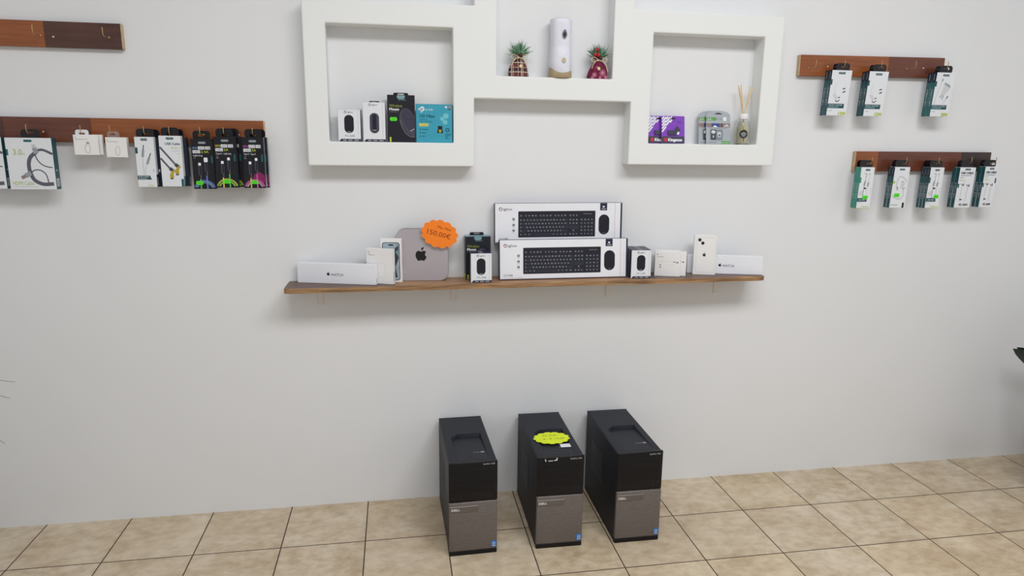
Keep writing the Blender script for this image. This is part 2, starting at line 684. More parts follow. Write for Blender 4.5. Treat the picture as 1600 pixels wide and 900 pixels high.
def niche_frame():
    D = 0.075
    rings = [((-0.3055, 1.3735, 0.292, 1.940), (-0.2285, 1.459, 0.2155, 1.8615)),
             ((0.292, 1.6205, 0.8915, 2.19), (0.374, 1.7015, 0.814, 2.11)),
             ((0.8915, 1.3855, 1.498, 1.951), (0.970, 1.4665, 1.4215, 1.874))]
    xs = sorted({a for r in rings for q in r for a in (q[0], q[2])})
    zs = sorted({a for r in rings for q in r for a in (q[1], q[3])})

    def filled(x, z):
        for o, i in rings:
            if o[0] < x < o[2] and o[1] < z < o[3] and not (i[0] < x < i[2] and i[1] < z < i[3]):
                return True
        return False
    nx, nz = len(xs)-1, len(zs)-1
    F = [[filled((xs[i]+xs[i+1])/2, (zs[j]+zs[j+1])/2) for j in range(nz)] for i in range(nx)]
    bm = bmesh.new()
    vc = {}

    def V(i, j, k):
        key = (i, j, k)
        if key not in vc:
            vc[key] = bm.verts.new((xs[i], -D if k else 0.0005, zs[j]))
        return vc[key]

    def f(i, j):
        return 0 <= i < nx and 0 <= j < nz and F[i][j]
    for i in range(nx):
        for j in range(nz):
            if not F[i][j]:
                continue
            bm.faces.new((V(i, j, 1), V(i+1, j, 1), V(i+1, j+1, 1), V(i, j+1, 1)))
            if not f(i-1, j):
                bm.faces.new((V(i, j, 0), V(i, j, 1), V(i, j+1, 1), V(i, j+1, 0)))
            if not f(i+1, j):
                bm.faces.new((V(i+1, j, 1), V(i+1, j, 0), V(i+1, j+1, 0), V(i+1, j+1, 1)))
            if not f(i, j-1):
                bm.faces.new((V(i, j, 0), V(i+1, j, 0), V(i+1, j, 1), V(i, j, 1)))
            if not f(i, j+1):
                bm.faces.new((V(i, j+1, 1), V(i+1, j+1, 1), V(i+1, j+1, 0), V(i, j+1, 0)))
    bmesh.ops.dissolve_limit(bm, angle_limit=0.02, verts=bm.verts[:], edges=bm.edges[:])
    ed = [e for e in bm.edges if len(e.link_faces) == 2 and e.calc_face_angle() > 0.7]
    bmesh.ops.bevel(bm, geom=ed, offset=0.004, segments=2, affect='EDGES', profile=0.5)
    bmesh.ops.triangulate(bm, faces=[q for q in bm.faces if len(q.verts) > 4])
    m = MB()
    m.from_bm(bm, 'plaster_paint')
    return structure(m.build('trim_1'))


niche_frame()


# ------------------------------------------------------------------ wooden hook boards
def hook_mesh():
    m = MB()
    pts = [(0, 0.002, 0), (0, -0.015, -0.0005), (0, -0.035, -0.001), (0, -0.044, -0.0005), (0, -0.049, 0.003), (0, -0.051, 0.009), (0, -0.0515, 0.018), (0, -0.051, 0.026)]
    m.tube(pts, 0.0014, 'brass', 8)
    m.ball((0, -0.001, 0), 0.0038, 'brass', 10, 6)
    return m


def hook_board(label, x0, x1, z0, z1, segs, hooks, screws, tilt=0.0):
    xm = (x0+x1)/2
    zm = (z0+z1)/2
    r = thing('hook_board', label, 'hook board', (xm, 0, zm), (0, tilt, 0))
    T = 0.02
    for a, c, m in segs:
        k = MB()
        k.box(a-xm, c-xm, -T, -0.0005, z0-zm, z1-zm, m, 0.0012)
        k.build('plank', r)
    for a, c in (((x0, x0+0.004), True), ((x1-0.004, x1), True)):
        k = MB()
        s = -0.0035 if a[0] == x0 else 0.0022
        k.box(a[0]-xm+s, a[1]-xm+s, -T+0.0006, -0.0005, z0-zm+0.0005, z1-zm-0.0005, 'wood_raw', 0.001)
        o = k.build('end_cap', r)
        o['label'] = 'raw pale cut end'
    for x, z in hooks:
        k = hook_mesh()
        o = k.build('hook', r)
        o.location = (x-xm, -T, z-zm)
    for x, z in screws:
        k = MB()
        k.lathe([(0.0034, 0), (0.0031, 0.0010), (0.0012, 0.0015)], 'screw_steel', 12)
        o = k.build('screw', r)
        o.rotation_euler = (PI/2, 0, 0)
        o.location = (x-xm, -T, z-zm)
    return r


hook_board('wooden hook board at upper left, no packages hanging on it', -1.75, -0.906, 1.757, 1.840,
           [(-1.75, -1.145, 'wood_honey'), (-1.145, -0.906, 'wood_walnut')],
           [(-1.55, 1.795), (-1.156, 1.7925), (-0.945, 1.7935)], [(-1.118, 1.790)])
hook_board('long wooden hook board at left loaded with cable boxes', -1.75, -0.462, 1.445, 1.528,
           [(-1.75, -1.307, 'wood_walnut'), (-1.307, -1.033, 'wood_russet'), (-1.033, -0.462, 'wood_honey')],
           [(x, 1.476) for x in (-1.366, -1.213, -1.047, -0.955, -0.8475, -0.7665, -0.6665, -0.588, -0.4915)],
           [(-1.185, 1.479), (-0.549, 1.4775)])
hook_board('wooden hook board at upper right with three stacks of charger boxes', 1.613, 2.266, 1.745, 1.8265,
           [(1.613, 2.0085, 'wood_honey'), (2.0085, 2.266, 'wood_russet')],
           [(1.650, 1.775), (1.775, 1.776), (1.938, 1.777), (2.092, 1.779), (2.240, 1.781)],
           [(1.735, 1.783), (2.17, 1.784)], -0.012)
hook_board('wooden hook board at lower right holding five stacks of cable boxes', 1.907, 2.556, 1.365, 1.4475,
           [(1.907, 2.0114, 'wood_honey'), (2.0114, 2.411, 'wood_russet'), (2.411, 2.556, 'wood_ebony')],
           [(1.945, 1.398), (2.106, 1.3995), (2.258, 1.3985), (2.415, 1.402), (2.535, 1.402)], [], -0.004)


# ------------------------------------------------------------------ hanging packages
def hang_tab(w, h, m, parent, y, ztop, hole=None, name='hang_tab'):
    """flat euro-slot tab standing above the carton, with its hole"""
    bm = bmesh.new()
    outer = rr_pts(-w/2, -0.004, w/2, h, min(0.011, h*0.45), 4)
    hw, hh = min(0.0115, w*0.22), min(0.0046, h*0.17)
    cx, cz = hole if hole else (0.0, h*0.54)
    cx = max(-w/2+hw+0.004, min(w/2-hw-0.004, cx))
    cz = max(hh+0.001, min(h-hh-0.003, cz))
    inner = rr_pts(cx-hw, cz-hh, cx+hw, cz+hh, hh*0.95, 3)
    eds = []
    for pts in (outer, inner):
        vs = [bm.verts.new((x, 0, z)) for x, z in pts]
        eds += [bm.edges.new((vs[i], vs[(i+1) % len(vs)])) for i in range(len(vs))]
    bmesh.ops.triangle_fill(bm, use_beauty=True, use_dissolve=False, edges=eds)
    r = bmesh.ops.extrude_face_region(bm, geom=bm.faces[:])
    for q in r['geom']:
        if isinstance(q, bmesh.types.BMVert):
            q.co.y += 0.0006
    bmesh.ops.recalc_face_normals(bm, faces=bm.faces[:])
    k = MB()
    k.from_bm(bm, m)
    o = k.build(name, parent)
    o.location = (0, y, ztop)
    return o


def carton(name, label, cat, w, h, t, body, printer, loc, rot=(0, 0, 0), group=None, bev=0.0006):
    r = thing(name, label, cat, loc, rot, group)
    k = MB()
    k.box(-w/2, w/2, -t/2, t/2, 0, h, body, bev)
    printer(k, w, h, t)
    k.build('carton', r)
    return r


def sticker(parent, u, v, a, b_, w, t, m='green_dot', r=None, name='price_sticker'):
    k = MB()
    f = Face(k, (-w/2, -t/2, 0))
    pts = rr_pts(u-a, v-b_, u+a, v+b_, r if r else min(a, b_)*0.6)
    N = 7
    k.prism([(p[0]-w/2, p[1]) for p in pts], -t/2-0.0011, -t/2-0.0003, m)
    f2 = Face(k, (-w/2, -t/2-0.0011, 0))
    f2.text('10,00', u, v-b_*0.4, b_*0.75, 'ink_green', 1, a*1.2, 'c')
    return k.build(name, parent)


def pill(f, w, h, m='teal_dark', v=None):
    v = h*0.925 if v is None else v
    f.rrect(w*0.33, v, w*0.67, v+h*0.045, h*0.018, m, 1)
    f.text('SUPRO', w*0.5, v+h*0.012, h*0.022, 'ink_pale', 2, w*0.26, 'c')


def bars(f, rows, m, l=2):
    for u0, v0, u1, th in rows:
        f.rect(u0, v0, u1, v0+th, m, l)


# --- neon light cable boxes
def neon(kind):
    def pr(k, w, h, t):
        f = front(k, w, t)
        pill(f, w, h, 'side_grey', h*0.90)
        c1 = {'blue': 'neon_cyan', 'yellow': 'neon_yellow', 'pink': 'neon_pink'}[kind]
        f.text('NEON', w*0.06, h*0.80, h*0.042, c1, 2, w*0.22)
        for u0, u1, s in ((0.31, 0.60, 'LIGHT'), (0.63, 0.86, 'USB')):
            f.rect(w*u0, h*0.79, w*u1, h*0.85, 'white_card', 1)
            f.text(s, w*(u0+u1)/2, h*0.802, h*0.036, 'ink', 2, w*(u1-u0)*0.86, 'c')
        f.rect(w*0.06, h*0.715, w*0.40, h*0.775, 'white_card', 1)
        f.text('CABLE', w*0.23, h*0.727, h*0.036, 'ink', 2, w*0.3, 'c')
        f.text('2.4A' if kind == 'blue' else '3A', w*0.44, h*0.72, h*0.05, 'lime', 2, w*(0.34 if kind == 'blue' else 0.2))
        f.text({'blue': 'Lightning', 'yellow': 'Type-C - Lightning', 'pink': 'Type-C - Type-C'}[kind], w*0.07, h*0.655, h*0.032, 'white_card', 2,
               w*{'blue': 0.42, 'yellow': 0.68, 'pink': 0.55}[kind])
        bars(f, [(w*0.08, h*0.61, w*0.17, h*0.012)]+([] if kind == 'blue' else [(w*0.08, h*0.575, w*0.18, h*0.018)]), 'ink_soft')
        f.rrect(w*0.86, h*0.52, w*0.94, h*0.66, w*0.02, 'teal', 1)
        if kind == 'pink':
            f.poly([(w*0.32, h*0.1), (w*0.98, h*0.1), (w*0.98, h*0.25), (w*0.75, h*0.32), (w*0.5, h*0.28)], 'neon_magenta', 1)
        ca, cb = {'blue': ('neon_green', 'neon_blue'), 'yellow': ('neon_yellow', 'neon_green'), 'pink': ('yellow', 'neon_pink')}[kind]
        for u, top, col, big in ((0.33, 0.47, ca, 0), (0.62, 0.54, cb, 1 if kind == 'blue' else 0)):
            f.rect(w*(u-0.028), 0, w*(u+0.028), h*(top-0.27), col, 3)
            f.line([(w*(u+0.03), h*(top-0.26)), (w*(u+0.02), h*(top-0.20))], w*0.05, 'cable_grey', 3)
            f.rrect(w*(u-0.07), h*(top-0.20), w*(u+0.07), h*top, w*0.03, 'mouse_grey', 3)
            f.rect(w*(u-0.02), h*(top-0.19), w*(u+0.05), h*(top-0.01), 'mouse_black', 4)
            ww = 0.085 if big else 0.06
            f.rrect(w*(u-ww), h*top, w*(u+ww), h*(top+(0.09 if big else 0.055)), w*0.03, 'white_gloss', 4)
        arcs = {'blue': ['neon_blue', 'neon_cyan', 'teal_pale'], 'yellow': ['neon_yellow', 'neon_green', 'lime'], 'pink': ['neon_pink', 'snow_pink', 'ink_pale']}[kind]
        for i, m in enumerate(arcs):
            R = w*(0.50-0.06*i)
            f.ring(w*0.5, -h*0.03, R-w*0.035, R, m, 2, 0.32+0.03*i, PI-0.32-0.03*i)
        s = rside(k, w, t)
        s.rect(t*0.1, h*0.08, t*0.5, h*0.3, 'teal', 1)
        bars(s, [(t*0.2, h*0.34, t*0.35, h*0.4)], 'ink_soft')
    return pr


def aux_print(k, w, h, t):
    f = front(k, w, t)
    pill(f, w, h, 'teal_dark')
    f.rrect(0, h*0.67, w*0.13, h*0.79, w*0.02, 'teal_dark', 1)
    for (u0, v0), (u1, v1) in (((0.36, 0.60), (0.46, 0.84)), ((0.56, 0.46), (0.80, 0.68))):
        f.line([(w*u0, h*v0), (w*(u0+(u1-u0)*0.6), h*(v0+(v1-v0)*0.6))], w*0.13, 'pic_grey', 2)
        f.line([(w*(u0+(u1-u0)*0.6), h*(v0+(v1-v0)*0.6)), (w*u1, h*v1)], w*0.05, 'pic_dark', 2)
    f.line([(w*0.36, h*0.60), (w*0.34, h*0.40), (w*0.36, h*0.24)], w*0.05, 'pic_light', 1)
    f.line([(w*0.56, h*0.46), (w*0.44, h*0.36), (w*0.42, h*0.24)], w*0.05, 'pic_light', 1)
    f.poly([(0, h*0.15), (w*0.74, h*0.15), (w*0.66, h*0.23), (0, h*0.23)], 'teal_dark', 2)
    f.text('AUX CABLE', w*0.05, h*0.195, h*0.026, 'white_card', 3, w*0.55)
    f.text('UNIVERSAL', w*0.05, h*0.16, h*0.022, 'white_card', 3, w*0.45)
    f.text('2m', w*0.52, h*0.015, h*0.05, 'lime', 2, w*0.3)
    f.rrect(w*0.84, h*0.3, w*0.92, h*0.36, w*0.02, 'ink_pale', 1)
    s = rside(k, w, t)
    s.rect(0, 0, t, h*0.25, 'side_navy', 1)
    s.rect(t*0.2, h*0.04, t*0.7, h*0.2, 'side_grey', 2)


def usb4_print(k, w, h, t):
    f = front(k, w, t)
    pill(f, w, h, 'teal_dark')
    f.text('USB Cable', w*0.95, h*0.82, h*0.048, 'teal_dark', 2, w*0.68, 'r', bold=0.04)
    f.text('4-in-1', w*0.95, h*0.745, h*0.048, 'lime_text', 2, w*0.42, 'r')
    bars(f, [(w*0.52, h*0.70, w*0.94, h*0.01), (w*0.78, h*0.645, w*0.92, h*0.012), (w*0.84, h*0.575, w*0.92, h*0.012)], 'ink_pale')
    for (a, c), (d, e) in (((0.02, 0.78), (0.66, 0.44)), ((0.02, 0.56), (0.40, 0.36))):
        f.line([(w*a, h*c), (w*d, h*e)], w*0.085, 'cable_grey', 2)
        f.line([(w*d, h*e), (w*(d+0.16), h*(e-0.055))], w*0.16, 'pic_dark', 3)
        f.poly([(w*(d+0.0), h*(e-0.10)), (w*(d+0.12), h*(e-0.115)), (w*(d+0.26), h*(e-0.045)), (w*(d+0.14), h*(e-0.03))], 'gold', 4)
        f.rect(w*(d-0.02), h*(e-0.19), w*(d+0.15), h*(e-0.11), 'gold', 4)
        f.rect(w*(d+0.0), h*(e-0.215), w*(d+0.12), h*(e-0.19), 'pic_dark', 5)
    f.rrect(w*0.88, h*0.0, w*0.985, h*0.15, w*0.02, 'teal_dark', 1)
    s = rside(k, w, t)
    s.rect(0, 0, t, h*0.2, 'teal', 1)
    s.rect(t*0.2, h*0.05, t*0.6, h*0.22, 'teal_pale', 2)


def hdmi_print(k, w, h, t):
    f = front(k, w, t)
    f.rrect(w*0.40, h*0.92, w*0.58, h*0.965, h*0.02, 'teal', 1)
    f.rrect(0, h*0.66, w*0.045, h*0.78, w*0.01, 'teal', 1)
    f.text('3.0', w*0.15, h*0.67, h*0.115, 'lime_text', 2, w*0.19)
    f.text('m', w*0.345, h*0.67, h*0.05, 'lime_text', 2)
    f.text('HDMI Cable', w*0.06, h*0.085, h*0.075, 'lime_text', 2, w*0.46)
    bars(f, [(w*0.06, h*0.05, w*0.6, h*0.008)], 'ink_pale')
    def cv(pts, ww, m, l):
        f.curve([(w*a, h*c) for a, c in pts], w*ww, m, l)
    cv([(0.64, 0.72), (0.52, 0.64), (0.463, 0.53), (0.455, 0.41), (0.475, 0.31), (0.545, 0.18), (0.72, 0.105), (0.95, 0.11)], 0.085, 'cable_grey', 2)
    cv([(0.64, 0.74), (0.72, 0.77), (0.815, 0.765), (0.995, 0.69)], 0.055, 'cable_grey', 2)
    cv([(0.615, 0.67), (0.66, 0.57), (0.74, 0.49), (0.85, 0.445), (0.96, 0.43)], 0.022, 'pic_dark', 3)
    cv([(0.47, 0.30), (0.54, 0.365), (0.63, 0.385), (0.73, 0.36), (0.81, 0.28), (0.84, 0.14)], 0.022, 'pic_dark', 3)
    f.line([(w*0.65, h*0.70), (w*0.615, h*0.81)], w*0.105, 'pic_grey', 4)
    f.line([(w*0.615, h*0.81), (w*0.60, h*0.875)], w*0.075, 'ink_pale', 4)
    f.line([(w*0.48, h*0.325), (w*0.36, h*0.265)], w*0.105, 'pic_grey', 4)
    f.line([(w*0.36, h*0.265), (w*0.27, h*0.225)], w*0.075, 'sd_brown', 4)
    s = rside(k, w, t)
    s.rect(0, 0, t, h, 'teal_dark', 1)
    s.rect(t*0.2, h*0.06, t*0.75, h*0.21, 'white_card', 2)
    for i in range(6):
        s.rect(t*0.25, h*(0.07+0.022*i), t*0.7, h*(0.08+0.022*i), 'ink', 3)
    s.rect(t*0.35, h*0.36, t*0.6, h*0.39, 'ink_pale', 2)
    s.rect(t*0.3, h*0.60, t*0.55, h*0.66, 'teal', 2)


def mini_print(kind):
    def pr(k, w, h, t):
        f = front(k, w, t)
        apple(f, w*0.09, h*0.87, h*0.05, 'ink')
        bars(f, [(w*0.08, h*0.765, w*0.58, h*0.016)], 'ink_soft')
        pts = [(0.56, 0.56), (0.50, 0.50), (0.44, 0.30), (0.48, 0.14), (0.58, 0.10), (0.64, 0.22), (0.645, 0.44), (0.60, 0.57)]
        f.curve([(w*a, h*c) for a, c in pts], w*0.03, 'ink_pale', 2)
        if kind == 'plug':
            f.rrect(w*0.52, h*0.55, w*0.63, h*0.65, w*0.02, 'pic_grey', 3)
        s = rside(k, w, t)
        s.rect(t*0.3, h*0.1, t*0.6, h*0.75, 'ink_pale', 1)
    return pr


def apple(f, u, v, H, m, l=2, lx=1.0):
    """fruit silhouette with a bite on the right and a leaf"""
    P = [(0.0, 0.60), (0.10, 0.66), (0.24, 0.70), (0.38, 0.66), (0.47, 0.58), (0.41, 0.52), (0.36, 0.44), (0.35, 0.34), (0.38, 0.25), (0.44, 0.19), (0.50, 0.16),
         (0.44, 0.02), (0.36, -0.12), (0.27, -0.21), (0.17, -0.22), (0.06, -0.17), (0.0, -0.16), (-0.06, -0.17), (-0.17, -0.22), (-0.27, -0.21),
         (-0.38, -0.08), (-0.46, 0.08), (-0.50, 0.26), (-0.48, 0.46), (-0.40, 0.60), (-0.28, 0.69), (-0.15, 0.69), (-0.06, 0.64)]
    f.poly([(u+x*H*0.8*lx, v+(y-0.22)*H*0.8) for x, y in P], m, l)
    L = [(0.0, 0.74), (0.10, 0.76), (0.20, 0.84), (0.25, 0.96), (0.24, 1.04), (0.12, 1.0), (0.04, 0.92), (0.0, 0.82)]
    f.poly([(u+x*H*0.8*lx, v+(y-0.22)*H*0.8) for x, y in L], m, l)


def tabbed(r, w, h, t, m='tab_black', tw=0.046, th=0.026, dx=0.0, hole=None):
    o = hang_tab(tw, th, m, r, t/2-0.0012, h, hole)
    o.location.x = dx
    return r


GL = 'packages on the left hook boards'
GR = 'packages on the right hook boards'


def hung(name, label, cat, w, h, t, body, pr, x0, z0, yf, lean=0.0, group=GL, tab=('tab_black', 0.058, 0.028, 0.0), hook=None):
    """x0 = left edge, z0 = bottom, yf = front face depth at mid height"""
    r = carton(name, label, cat, w, h, t, body, pr, (x0+w/2, yf+t/2+math.sin(lean)*h/2, z0), (lean, 0, 0), group)
    if tab:
        m, tw, th, dx = tab
        if hook is not None:
            dx = max(-w/2+tw/2, min(w/2-tw/2, hook-(x0+w/2)))
        hole = None
        if hook is not None:
            hz = 1.475 if x0 < 0 else (1.776+(hook-1.775)*0.012 if z0 > 1.4 else 1.3975+(hook-1.945)*0.006)
            hole = (hook-(x0+w/2)-dx, hz-0.0005-(z0+h*math.cos(lean)))
        tabbed(r, w, h, t, m, tw, th, dx, hole)
    return r


r = hung('cable_box', 'large white cable box with grey looped cable picture and green side', 'box', 0.142, 0.171, 0.032, 'white_card', hdmi_print, -1.279, 1.287, -0.08, hook=-1.213)
dup(r, 'white cable box cut off by the left edge of the photo', (-1.361, -0.062, 1.289))
r = hung('charging_cable_box', 'small white square box with a white slotted hang tab, twin behind it', 'box', 0.077, 0.067, 0.012, 'apple_white', mini_print('plug'), -1.072, 1.4035, -0.072,
         tab=('tab_white', 0.042, 0.017, 0.0), hook=-1.047)
dup(r, 'rear small white square box showing only its right edge behind its twin', (-1.026, -0.051, 1.4045), drop=('hang_tab',))
r = hung('charging_cable_box', 'single small white square box hanging by a clear tab', 'box', 0.067, 0.067, 0.02, 'apple_white', mini_print('loop'), -0.973, 1.3965, -0.07,
         tab=('tab_clear', 0.04, 0.020, 0.0), hook=-0.955)
r = hung('cable_box', 'narrow white audio cable box with two grey plugs pictured', 'box', 0.061, 0.170, 0.022, 'white_card', aux_print, -0.877, 1.296, -0.082, hook=-0.8475)


def dark_side(k, w, h, t):
    s = rside(k, w, t)
    s.rect(0, 0, t, h, 'side_navy', 1)
    s.rect(t*0.15, h*0.02, t*0.8, h*0.2, 'side_grey', 2)


hung('cable_box', 'dark box hanging behind the narrow white audio cable box', 'box', 0.061, 0.168, 0.022, 'side_navy', aux_print, -0.866, 1.296, -0.058, hook=-0.8475)
hung('cable_box', 'white cable box with yellow tipped grey connectors pictured', 'box', 0.0715, 0.173, 0.022, 'white_card', usb4_print, -0.799, 1.298, -0.082, hook=-0.7665)
hung('cable_box', 'dark teal box behind the white box with yellow connectors', 'box', 0.0715, 0.168, 0.022, 'side_navy', dark_side, -0.788, 1.298, -0.058, hook=-0.7665)
r = hung('neon_cable_box', 'black cable box with blue glowing arcs, leftmost of the black boxes', 'box', 0.0735, 0.173, 0.02, 'black_card', neon('blue'), -0.699, 1.289, -0.072, hook=-0.6665)
sticker(r, 0.020, 0.021, 0.0115, 0.0065, 0.0735, 0.02)
r = hung('neon_cable_box', 'black cable box with yellow and green arcs, middle black box in front', 'box', 0.074, 0.176, 0.022, 'black_card', neon('yellow'), -0.621, 1.2945, -0.082, hook=-0.588)
sticker(r, 0.036, 0.021, 0.012, 0.0065, 0.074, 0.022)
dup(r, 'black cable box partly hidden behind the yellow arc box', (-0.570, -0.046, 1.2955), drop=('price_sticker',))


def pink_side(k, w, h, t):
    neon('pink')(k, w, h, t)
    s = rside(k, w, t)
    s.rect(0, 0, t, h, 'side_grey', 2)
    s.rect(t*0.3, h*0.03, t*0.8, h*0.2, 'ink_pale', 3)


r = hung('neon_cable_box', 'black cable box with pink glowing arcs and grey side', 'box', 0.073, 0.177, 0.022, 'black_card', pink_side, -0.528, 1.293, -0.082, hook=-0.4915)
sticker(r, 0.036, 0.021, 0.0115, 0.0065, 0.073, 0.022)
dup(r, 'black box with grey side behind the pink arc box', (-0.484, -0.046, 1.293), drop=('price_sticker',))


# --- right hand packages
def side_teal(k, w, h, t, base, top, txt=0.62, gap=True, ntop=0.78):
    s = lside(k, w, t)
    s.rect(0, 0, t, h, base, 1)
    if top:
        s.rect(0, h*ntop, t, h, top, 2)
        s.rect(t*0.4, h*(ntop+0.04), t*0.55, h*0.97, 'teal_pale', 3)
    s.text('USB CABLE', t*0.62, h*0.24, t*0.34, 'ink_pale', 3, h*0.38, 'l', PI/2)
    if gap:
        s.rect(t*0.9, 0, t, h*0.55, 'ink_pale', 3)


def charger_print(kind):
    def pr(k, w, h, t):
        f = front(k, w, t)
        pill(f, w, h, 'teal_dark', h*0.915)
        f.rrect(0, h*0.68, w*0.075, h*0.80, w*0.01, 'teal_dark', 1)
        f.poly([(0, h*0.165), (w*0.82, h*0.165), (w*0.82, h*0.265), (0, h*0.265)], 'teal_dark', 2)
        f.text('TRAVEL CHARGER', w*0.04, h*0.222, h*0.026, 'white_card', 3, w*0.70)
        f.rect(w*0.04, h*0.185, w*0.55, h*0.205, 'teal_pale', 3)
        f.text('12W' if kind == 12 else '20W', w*0.60, h*0.01, h*0.075, 'lime_text', 2, w*0.36, bold=0.08)
        f.text('1 set', w*0.05, h*0.10, h*0.03, 'ink_soft', 2, w*0.2)
        if kind == 12:
            f.line([(w*0.32, h*0.72), (w*0.22, h*0.60), (w*0.30, h*0.50), (w*0.44, h*0.38)], w*0.025, 'pic_light', 1)
            f.line([(w*0.20, h*0.48), (w*0.40, h*0.36)], w*0.10, 'pic_light', 1)
            f.line([(w*0.34, h*0.34), (w*0.44, h*0.305), (w*0.56, h*0.35)], w*0.04, 'pic_dark', 2)
            f.poly([(w*0.46, h*0.40), (w*0.52, h*0.425), (w*0.56, h*0.40), (w*0.50, h*0.385)], 'pic_dark', 2)
            f.poly([(w*0.62, h*0.575), (w*0.78, h*0.60), (w*0.76, h*0.62), (w*0.66, h*0.61)], 'pic_dark', 2)
            f.poly([(w*0.64, h*0.50), (w*0.80, h*0.53), (w*0.78, h*0.555), (w*0.68, h*0.535)], 'pic_dark', 2)
        else:
            f.line([(w*0.36, h*0.86), (w*0.34, h*0.80)], w*0.07, 'pic_grey', 2)
            f.line([(w*0.34, h*0.80), (w*0.14, h*0.40), (w*0.12, h*0.28)], w*0.045, 'pic_light', 2)
            f.poly([(w*0.40, h*0.52), (w*0.54, h*0.46), (w*0.84, h*0.66), (w*0.80, h*0.72), (w*0.50, h*0.78)], 'pic_light', 2)
            f.poly([(w*0.50, h*0.78), (w*0.80, h*0.72), (w*0.84, h*0.66), (w*0.80, h*0.665), (w*0.50, h*0.735)], 'pic_grey', 3)
            f.line([(w*0.44, h*0.50), (w*0.36, h*0.43)], w*0.05, 'pic_grey', 2)
            f.line([(w*0.54, h*0.48), (w*0.48, h*0.39)], w*0.05, 'pic_grey', 2)
            f.line([(w*0.78, h*0.46), (w*0.58, h*0.30)], w*0.06, 'pic_light', 2)
            f.line([(w*0.80, h*0.475), (w*0.72, h*0.42)], w*0.07, 'pic_grey', 2)
        side_teal(k, w, h, t, 'teal_dark' if kind == 12 else 'teal', 'side_navy', gap=False)
    return pr


def adaptor_print(base):
    def pr(k, w, h, t):
        f = front(k, w, t)
        pill(f, w, h, 'teal_dark', h*0.915)
        f.rrect(0, h*0.62, w*0.10, h*0.76, w*0.01, base, 1)
        f.line([(w*0.28, h*0.85), (w*0.46, h*0.85), (w*0.42, h*0.74)], w*0.03, 'pic_dark', 2)
        f.line([(w*0.60, h*0.84), (w*0.72, h*0.84)], w*0.03, 'pic_dark', 2)
        f.line([(w*0.43, h*0.72), (w*0.38, h*0.56), (w*0.36, h*0.40), (w*0.36, h*0.25)], w*0.055, 'pic_grey', 2)
        f.line([(w*0.70, h*0.82), (w*0.62, h*0.50), (w*0.66, h*0.30), (w*0.60, h*0.25)], w*0.055, 'pic_light', 2)
        f.line([(w*0.40, h*0.66), (w*0.37, h*0.56)], w*0.11, 'pic_grey', 3)
        f.line([(w*0.66, h*0.64), (w*0.63, h*0.54)], w*0.11, 'pic_grey', 3)
        f.rrect(w*0.38, h*0.475, w*0.54, h*0.51, w*0.01, 'ink', 3)
        f.ell(w*0.22, h*0.37, w*0.15, h*0.06, 'pic_light', 2)
        for v in (0.48, 0.42, 0.36):
            f.rect(w*0.84, h*v, w*0.93, h*(v+0.02), 'ink_pale', 2)
        f.poly([(0, h*0.165), (w*0.72, h*0.165), (w*0.66, h*0.255), (0, h*0.255)], 'teal_dark', 2)
        f.text('USB CABLE', w*0.10, h*0.195, h*0.032, 'white_card', 3, w*0.48)
        f.text('3 in 1', w*0.06, h*0.115, h*0.028, 'ink_soft', 2, w*0.18)
        f.rect(w*0.02, 0.0, w*0.98, h*0.012, 'lime_text', 2)
        f.text('100cm', w*0.36, h*0.02, h*0.05, 'lime_text', 2, w*0.55)
        side_teal(k, w, h, t, base, 'side_navy' if base != 'teal_bright' else None, gap=(base == 'teal_dark'))
    return pr


def coil_print(k, w, h, t):
    f = front(k, w, t)
    pill(f, w, h, 'teal_dark', h*0.92)
    f.curve([(w*0.28, h*0.48), (w*0.26, h*0.62), (w*0.34, h*0.74), (w*0.52, h*0.77), (w*0.74, h*0.72), (w*0.90, h*0.64)], w*0.055, 'ink_pale', 2)
    f.curve([(w*0.70, h*0.46), (w*0.78, h*0.40), (w*0.76, h*0.28), (w*0.58, h*0.22), (w*0.30, h*0.24), (w*0.10, h*0.30)], w*0.055, 'ink_pale', 2)
    f.poly([(w*0.50, h*0.48), (w*0.74, h*0.50), (w*0.80, h*0.62), (w*0.58, h*0.61)], 'pic_light', 3)
    f.line([(w*0.56, h*0.63), (w*0.72, h*0.65)], w*0.05, 'pic_grey', 3)
    f.line([(w*0.66, h*0.47), (w*0.86, h*0.49)], w*0.05, 'pic_grey', 3)
    f.line([(w*0.34, h*0.52), (w*0.36, h*0.44)], w*0.08, 'pic_grey', 3)
    f.rrect(0, h*0.60, w*0.14, h*0.66, w*0.02, 'lime_text', 1)
    f.rect(w*0.06, h*0.065, w*0.50, h*0.078, 'sd_green', 2)
    f.rect(w*0.80, 0, w*0.93, h*0.13, 'ink', 2)
    side_teal(k, w, h, t, 'teal_dark', 'side_navy')


